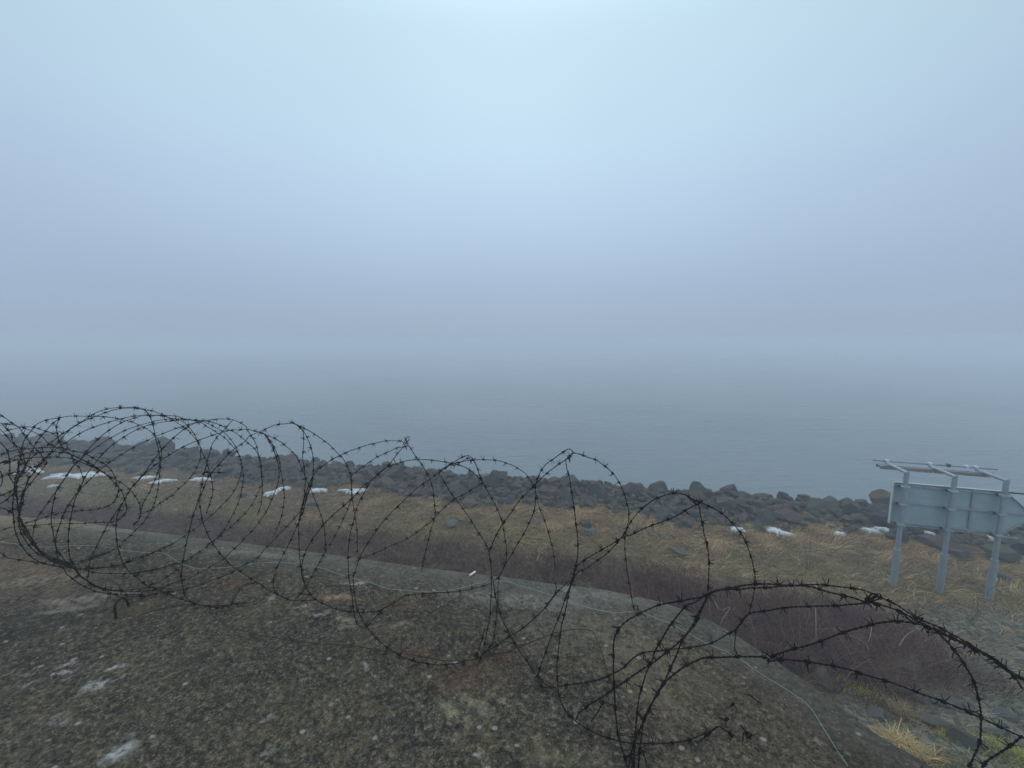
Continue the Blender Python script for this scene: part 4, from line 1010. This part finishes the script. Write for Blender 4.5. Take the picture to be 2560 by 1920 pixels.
MID = [
 ('P6 1480,800 1280,750 1130,620 1080,430 1060,200 P4 1060,1640 1090,1350 1150,1060 1190,930 1230,740 1320,450 1370,300 1430,190 1500,0 P3 1520,1500 1580,1400 1720,1240 1930,1020 2150,860 B -60,450 20,415 100,380 180,350 260,345 320,340 440,395 510,435 580,485 640,530 710,600 760,660 800,740 825,810 825,910 820,1000 790,1090 750,1180 700,1280 660,1350 600,1440 570,1500 520,1590 F 430,100 350,190 330,195', [1.8, 1.8, 1.9, 2.0, 2.15, 2.3, 2.45, 2.5, 2.3]),
 ('P6 1480,790 1700,830 1820,810 1920,770 P6 1960,660 2050,540 2120,430 F 30,60', [1.85, 1.9, 2.0]),
 ('P3 1950,480 1770,690 1720,730 1670,790 1600,890 1550,1040 1500,1220 1480,1300 1430,1500 P4 1400,140 1390,270 1380,400 1400,560 1440,740 1550,1000 1720,1260 1920,1470 2170,1640 F 110,120 185,155 285,205 370,212 450,212 530,200', [2.3, 2.2, 2.0, 1.9, 1.85, 1.85]),
 ('P3 1840,1400 1560,1390 1440,1400 1530,1490 1510,1410', [2.0, 2.0]),
 ('B 0,405 75,435 180,480 320,590 370,670 420,790 455,870 500,970 560,1130 585,1220 595,1310 600,1440', [2.2, 2.35, 2.45, 2.5]),
 ('B 75,435 130,500 190,620 215,750 232,850 245,980 225,1130 190,1220 145,1330', [2.3, 2.5, 2.6]),
 ('B 315,325 370,370 405,410 410,480 405,640 415,720 425,800 420,940 395,1060 370,1190 370,1360 380,1510 400,1650 F 440,110 510,200 640,265 750,300 850,313 970,310 1060,300 1120,270 1200,230 1300,170 1420,155 1540,150 1760,130 1980,80 2050,50', [2.2, 2.1, 1.95, 1.85, 1.85, 1.95, 2.1]),
 ('B 320,340 380,370 440,460 475,550 495,640 495,770 480,870 440,970 420,1060 370,1190 310,1330 245,1460 180,1590 155,1659 F 150,100 185,155 285,205', [2.2, 2.1, 2.0, 1.9, 1.85]),
 ('B 370,1190 400,1080 430,950 500,780 590,700 680,640 810,580 920,540 1020,515 1100,495 1180,490 1250,495 1300,520', [1.9, 1.95, 2.05, 2.15, 2.2]),
 ('B 1270,530 1310,450 1320,480 1290,510 1315,520 1280,545 1220,550 1160,580 1100,605 1030,640 960,690 890,740 825,800 825,910 830,980 850,1100 865,1190 875,1280 875,1370 875,1460', [2.15, 2.25, 2.35, 2.4, 2.4]),
 ('B 1300,500 1340,560 1370,610 1420,680 1465,750 1510,840 1530,930 1540,1020 1545,1150 1510,1260 1485,1360 1465,1450 1445,1540 1430,1630', [2.1, 2.25, 2.35, 2.4]),
 ('B 1290,520 1250,570 1190,640 1130,720 1020,810 950,910 890,1030 860,1110 845,1180 820,1270 805,1360 795,1480 800,1659 F 830,160 840,280 870,400 910,440 960,435 1010,380 1060,320 1120,270', [2.1, 2.0, 1.85, 1.75, 1.7, 1.75]),
 ('B 1190,640 1215,700 1240,690', [2.1, 2.1]),
 ('F 1980,450 1900,700 1820,730 1700,760 1560,765 1450,750 1380,740 1250,690 1110,600 990,480 900,340 860,230 845,100 840,0 B 850,1640 890,1520 950,1400 1050,1250 1150,1130 1270,1015 1390,900 1510,820 1600,750 1650,720 1700,690 1800,665 1910,655 2010,655 2100,665 2212,700 C 60,735 120,780 175,860 205,930 225,1030 265,1140 305,1250 335,1360 360,1470 375,1600', [1.6, 1.62, 1.62, 1.65, 1.75, 1.9, 2.0, 2.1, 2.15, 2.15]),
 ('B 1965,850 1840,740 1750,700 1670,680 1550,660 1440,655 1320,660 1200,690 1100,740 1020,810 920,890 820,1000 690,1110 580,1220 490,1340 440,1430 410,1500 395,1600 F 400,20 440,110', [2.15, 2.1, 2.05, 1.95, 1.85, 1.8]),
 ('B 1965,850 1900,890 1800,950 1720,990 1660,1040 1600,1090 1545,1150 1500,1200 1430,1250 1350,1310 1260,1360 1160,1400 1080,1440 980,1480 900,1510 850,1550', [2.15, 2.2, 2.3, 2.3, 2.2]),
 ('B 1580,770 1600,740 1650,710 1750,650 1830,620 1870,650 1910,720 1930,780 1960,850 2010,940 2060,1030 2100,1120 2130,1210 2150,1320 2165,1420 2155,1560 2110,1650 F 2090,100 2080,300 2050,550 1960,690', [1.85, 1.95, 2.05, 2.1, 2.05, 1.9, 1.75]),
 ('B 1600,750 1585,780 1610,810 1640,870 1690,950 1750,1030 1840,1150 1920,1280 1980,1370 2010,1440 2030,1560 2035,1659 F 2030,190 2020,350 1990,500 1960,660 1900,790', [1.85, 1.8, 1.7, 1.65, 1.6]),
 ('B 1660,690 1720,700 1780,670 1840,640 1860,700', [1.95, 2.0]),
 ('B 2015,1450 2050,1360 2080,1300 2130,1210 2175,1150 2212,1100 C 60,1010 170,900 280,790 380,710 470,650 520,600 560,600 650,630 730,660 800,710 870,770 920,840 960,920 990,1020 1010,1120 1000,1220 980,1290 975,1400 985,1540 1000,1650 G 1030,160 1055,300', [1.65, 1.6, 1.65, 1.75, 1.85, 1.95, 2.0, 2.0]),
 ('C 540,600 490,560 410,610 370,640 300,690 240,770 210,850 200,940 205,1010 190,1100 155,1190 105,1290 55,1370 0,1470 B 2150,1560 2110,1650 F 2050,50', [1.7, 1.75, 1.85, 1.9, 1.95, 1.9]),
 ('C 530,590 500,640 465,650 475,730 495,800 510,910 535,1050 550,1200 565,1300 570,1420 560,1530 540,1610 G 490,120 440,260 390,390 325,560 280,690 240,800 230,900 250,950 330,965 390,960', [1.7, 1.6, 1.5, 1.42, 1.4, 1.42]),
 ('C 560,1560 540,1640 G 500,110 460,300 430,430 405,590 390,780 395,950 420,1080 480,1190 560,1260 650,1320 770,1380 870,1410 1000,1440 1270,1450 1460,1430 1620,1380 1770,1320', [1.42, 1.38, 1.32, 1.28, 1.25, 1.25, 1.3]),
 ('F 2050,40 2080,230 2140,400 2212,540 G 10,560 190,830 260,900 310,950 390,960', [1.6, 1.5, 1.42]),
 ('G 375,50 375,150 300,260 210,350 120,430 30,490 F 2160,540 2070,610 2000,650 1950,690', [1.75, 1.7, 1.6]),
 ('G 480,50 360,170 290,270', [1.8, 1.75]),
 ('C 540,1600 600,1540 690,1480 780,1430 870,1380 960,1320 1040,1300 1160,1240 1300,1190 1420,1140 1500,1090 1560,1060 1620,1020', [1.42, 1.4, 1.42, 1.45]),
 ('G 470,160 C 560,1640 630,1600 730,1530 820,1460 900,1380 980,1280 1020,1200 1090,1110 1150,1050 1220,1000 1290,970 1360,950 1430,945 1500,960 1560,1000 1640,1025 1750,1080 1840,1140 1920,1220 1990,1310 2040,1420 2080,1550 2100,1659 G 2095,110 2070,240 2040,330 1990,390 1940,450 1930,540 1915,660', [1.6, 1.65, 1.55, 1.5, 1.6, 1.65, 1.6, 1.5]),
 ('C 1500,950 1560,1010 1620,1060 1625,1120 1650,1220 1660,1300 1690,1400 1700,1540 1700,1640 G 1700,20 1690,160', [1.45, 1.4, 1.3, 1.25]),
 ('C 1560,990 1600,1020 1640,1000 1600,1050 1570,1010 1630,1030', [1.45, 1.45]),
]
RIGHT = [
 ('G 560,1240 570,1200 620,1150 700,1090 800,1030 930,940 1080,840 1240,730 1400,610 1480,530 1560,430 1600,340 1660,230 1700,160 1750,140 1850,120 2050,105 2212,100 H 100,90 330,85 530,140 700,180 850,225 940,240 1140,310 1290,390 1460,480 1690,590 1950,730 2060,820 2212,900', [1.25, 1.22, 1.2, 1.2, 1.18, 1.15, 1.12, 1.1]),
 ('G 1000,1659 960,1520 930,1430 900,1260 885,1000 875,800 880,580 900,500 960,420 1110,320 1300,245 1500,205 1640,185 1750,130 1900,100 2050,75 2212,70 H 200,80 330,75 540,85 690,100 840,130 940,170 1110,250 1300,370 1470,440 1690,560 1940,710 2060,800 2150,900 2212,990', [1.15, 1.15, 1.17, 1.2, 1.22, 1.2, 1.15, 1.12, 1.1]),
 ('G 1640,190 1560,240 1500,260 1400,380 1280,570 1220,690 1250,720', [1.25, 1.25]),
 ('G 1050,1659 1060,1500 1070,1300 1090,1100 1140,900 1170,810 1230,690', [1.15, 1.18, 1.22]),
 ('G 1000,1659 1060,1430 1120,1300 1180,1170 1250,1020 1310,930 1400,850 1490,785 1600,730 1700,705 1980,700 2212,705 H 0,735 120,720 330,740 660,800 860,860 1060,920 1300,1010 1520,1090 1700,1160 1850,1230 2060,1330 2240,1410', [1.05, 1.05, 1.08, 1.1, 1.08, 1.05, 1.02]),
 ('G 1090,1659 1110,1450 1140,1250 1230,1060 1310,930 1370,790 1430,660 1480,540 1580,420 1640,290 1690,180', [1.05, 1.1, 1.15, 1.2]),
 ('G 1110,1480 1140,1540 1170,1640', [1.1, 1.08]),
 ('H 0,760 70,680 340,600 610,505 850,430 1050,395 1270,410 1430,460 1690,580 1950,710 2060,800 2240,900', [1.12, 1.12, 1.1, 1.1, 1.08]),
 ('H 1160,320 1270,410 1350,350', [1.12, 1.12]),
 ('H 1430,440 1520,540 1600,630 1700,770 1780,920 1830,1120 1840,1250 1830,1420 1790,1530 1730,1659', [1.1, 1.12, 1.15, 1.12]),
 ('H 1850,1659 1900,1600 2000,1530 2110,1450 2200,1380', [1.0, 1.0]),
 ('G 390,955 520,935 640,920 760,890 880,840 970,790 1060,700 1150,660 1280,645 1420,630 1550,615 1700,590 1820,530 1940,450 2020,350 2080,315 2212,300 H 140,275 300,265 430,260 580,255 720,245 820,235 880,210 940,170', [1.4, 1.4, 1.4, 1.4, 1.35, 1.25, 1.18]),
 ('G 1600,1440 1770,1310 1830,1330 1930,1400', [1.15, 1.15]),
 ('G 1990,1430 2010,1350 2070,1370 2040,1390 2000,1320 1970,1280', [1.12, 1.12]),
 ('G 680,1260 740,1180 800,1060', [1.22, 1.25]),
 ('G 2030,1020 2070,1035 2110,1070 2165,1105', [1.3, 1.3]),
 ('G 1880,1130 1900,1110 1925,1085', [1.3, 1.3]),
 ('G 1800,1225 1840,1240 1870,1215', [1.28, 1.28]),
 ('G 2095,1490 2125,1500 2140,1550', [1.2, 1.2]),
 ('H 820,240 900,150 960,200 880,210 960,150 980,210', [1.15, 1.17]),
]
coil('barbed_wire_coil', on(220, 1500, ZC), 'dense tangled barbed wire coil of many overlapping loops at the left end of the slab', LEFT)
coil('barbed_wire_coil', on(1000, 1560, ZC), 'stretched barbed wire coil with open loops running along the middle of the slab edge', MID, .074)
coil('barbed_wire_coil', on(1700, 1750, ZC), 'thick doubled barbed wire loops nearest the camera arching over the right corner of the slab', RIGHT, .085, None, 1.22)

# loose plain wires and the green cord
def loose(name, text, ds, rad, mat, label, cat):
    P_ = lift(text, ds); o = multi_tube(name, [(P_, rad)], mat, None, 5, loc=tuple(P_[0])); return tag(o, label, cat)
loose('plain_wire', 'P5 1490,1530 1800,1330 2000,1200 2212,1090 P6 200,1050 430,920 800,825 940,790 1130,765 1260,775', [3, 3], .0019, M_IRON, 'thin bare rusty wire end lying on the slab below the left coil', 'wire')
loose('plain_wire', 'P6 1530,900 1700,1050 1900,1170 2212,1240 F 0,505 400,570 850,605 1150,655 1400,690 1640,730 1850,725 2050,680 2212,650 G 0,640 300,520 500,465 620,460 700,490 770,640 830,850 920,1040 1040,1310', [3, 3], .0017, M_IRON, 'long thin rusty wire lying across the middle of the slab', 'wire')
loose('nylon_cord', 'P2 -60,1060 0,1070 300,1110 700,1160 1500,1130 2080,1190 P4 0,1205 300,1240 540,1255 720,1255 800,1285 880,1330 1000,1410 1200,1500 1400,1530 1860,1510 B 0,1550 230,1540 420,1570 560,1590 740,1650 F 850,20 1000,60 1150,110 1400,130 1600,135 1800,95 2000,45 2200,50 G 0,60 360,170 600,255 830,310 1050,310 1150,325 1400,430 1700,590 1920,690 2212,885 H 330,1100 480,1320 700,1659', [3, 3], .0011, M_CORD, 'thin pale green cord snaking along the slab beneath the barbed wire', 'cord')

# ------------------------------------------------------------------ fog
mh = bpy.data.materials.new('sea_fog'); mh.use_nodes = True; n_ = mh.node_tree.nodes; n_.clear()
oo = n_.new('ShaderNodeOutputMaterial'); pv = n_.new('ShaderNodeVolumePrincipled')
pv.inputs['Color'].default_value = (.83, .905, 1.0, 1); pv.inputs['Density'].default_value = 0.0108; pv.inputs['Anisotropy'].default_value = 0.0
mh.node_tree.links.new(pv.outputs[0], oo.inputs['Volume'])
bm = bmesh.new(); bmesh.ops.create_cube(bm, size=1)
hz = bm_obj('haze', bm, mh); hz.scale = (800, 480, 10.2); hz.location = (0, 170, 1.1-5.1)
tag(hz, kind='stuff'); hz['label'] = 'even pale blue sea fog hiding the horizon'
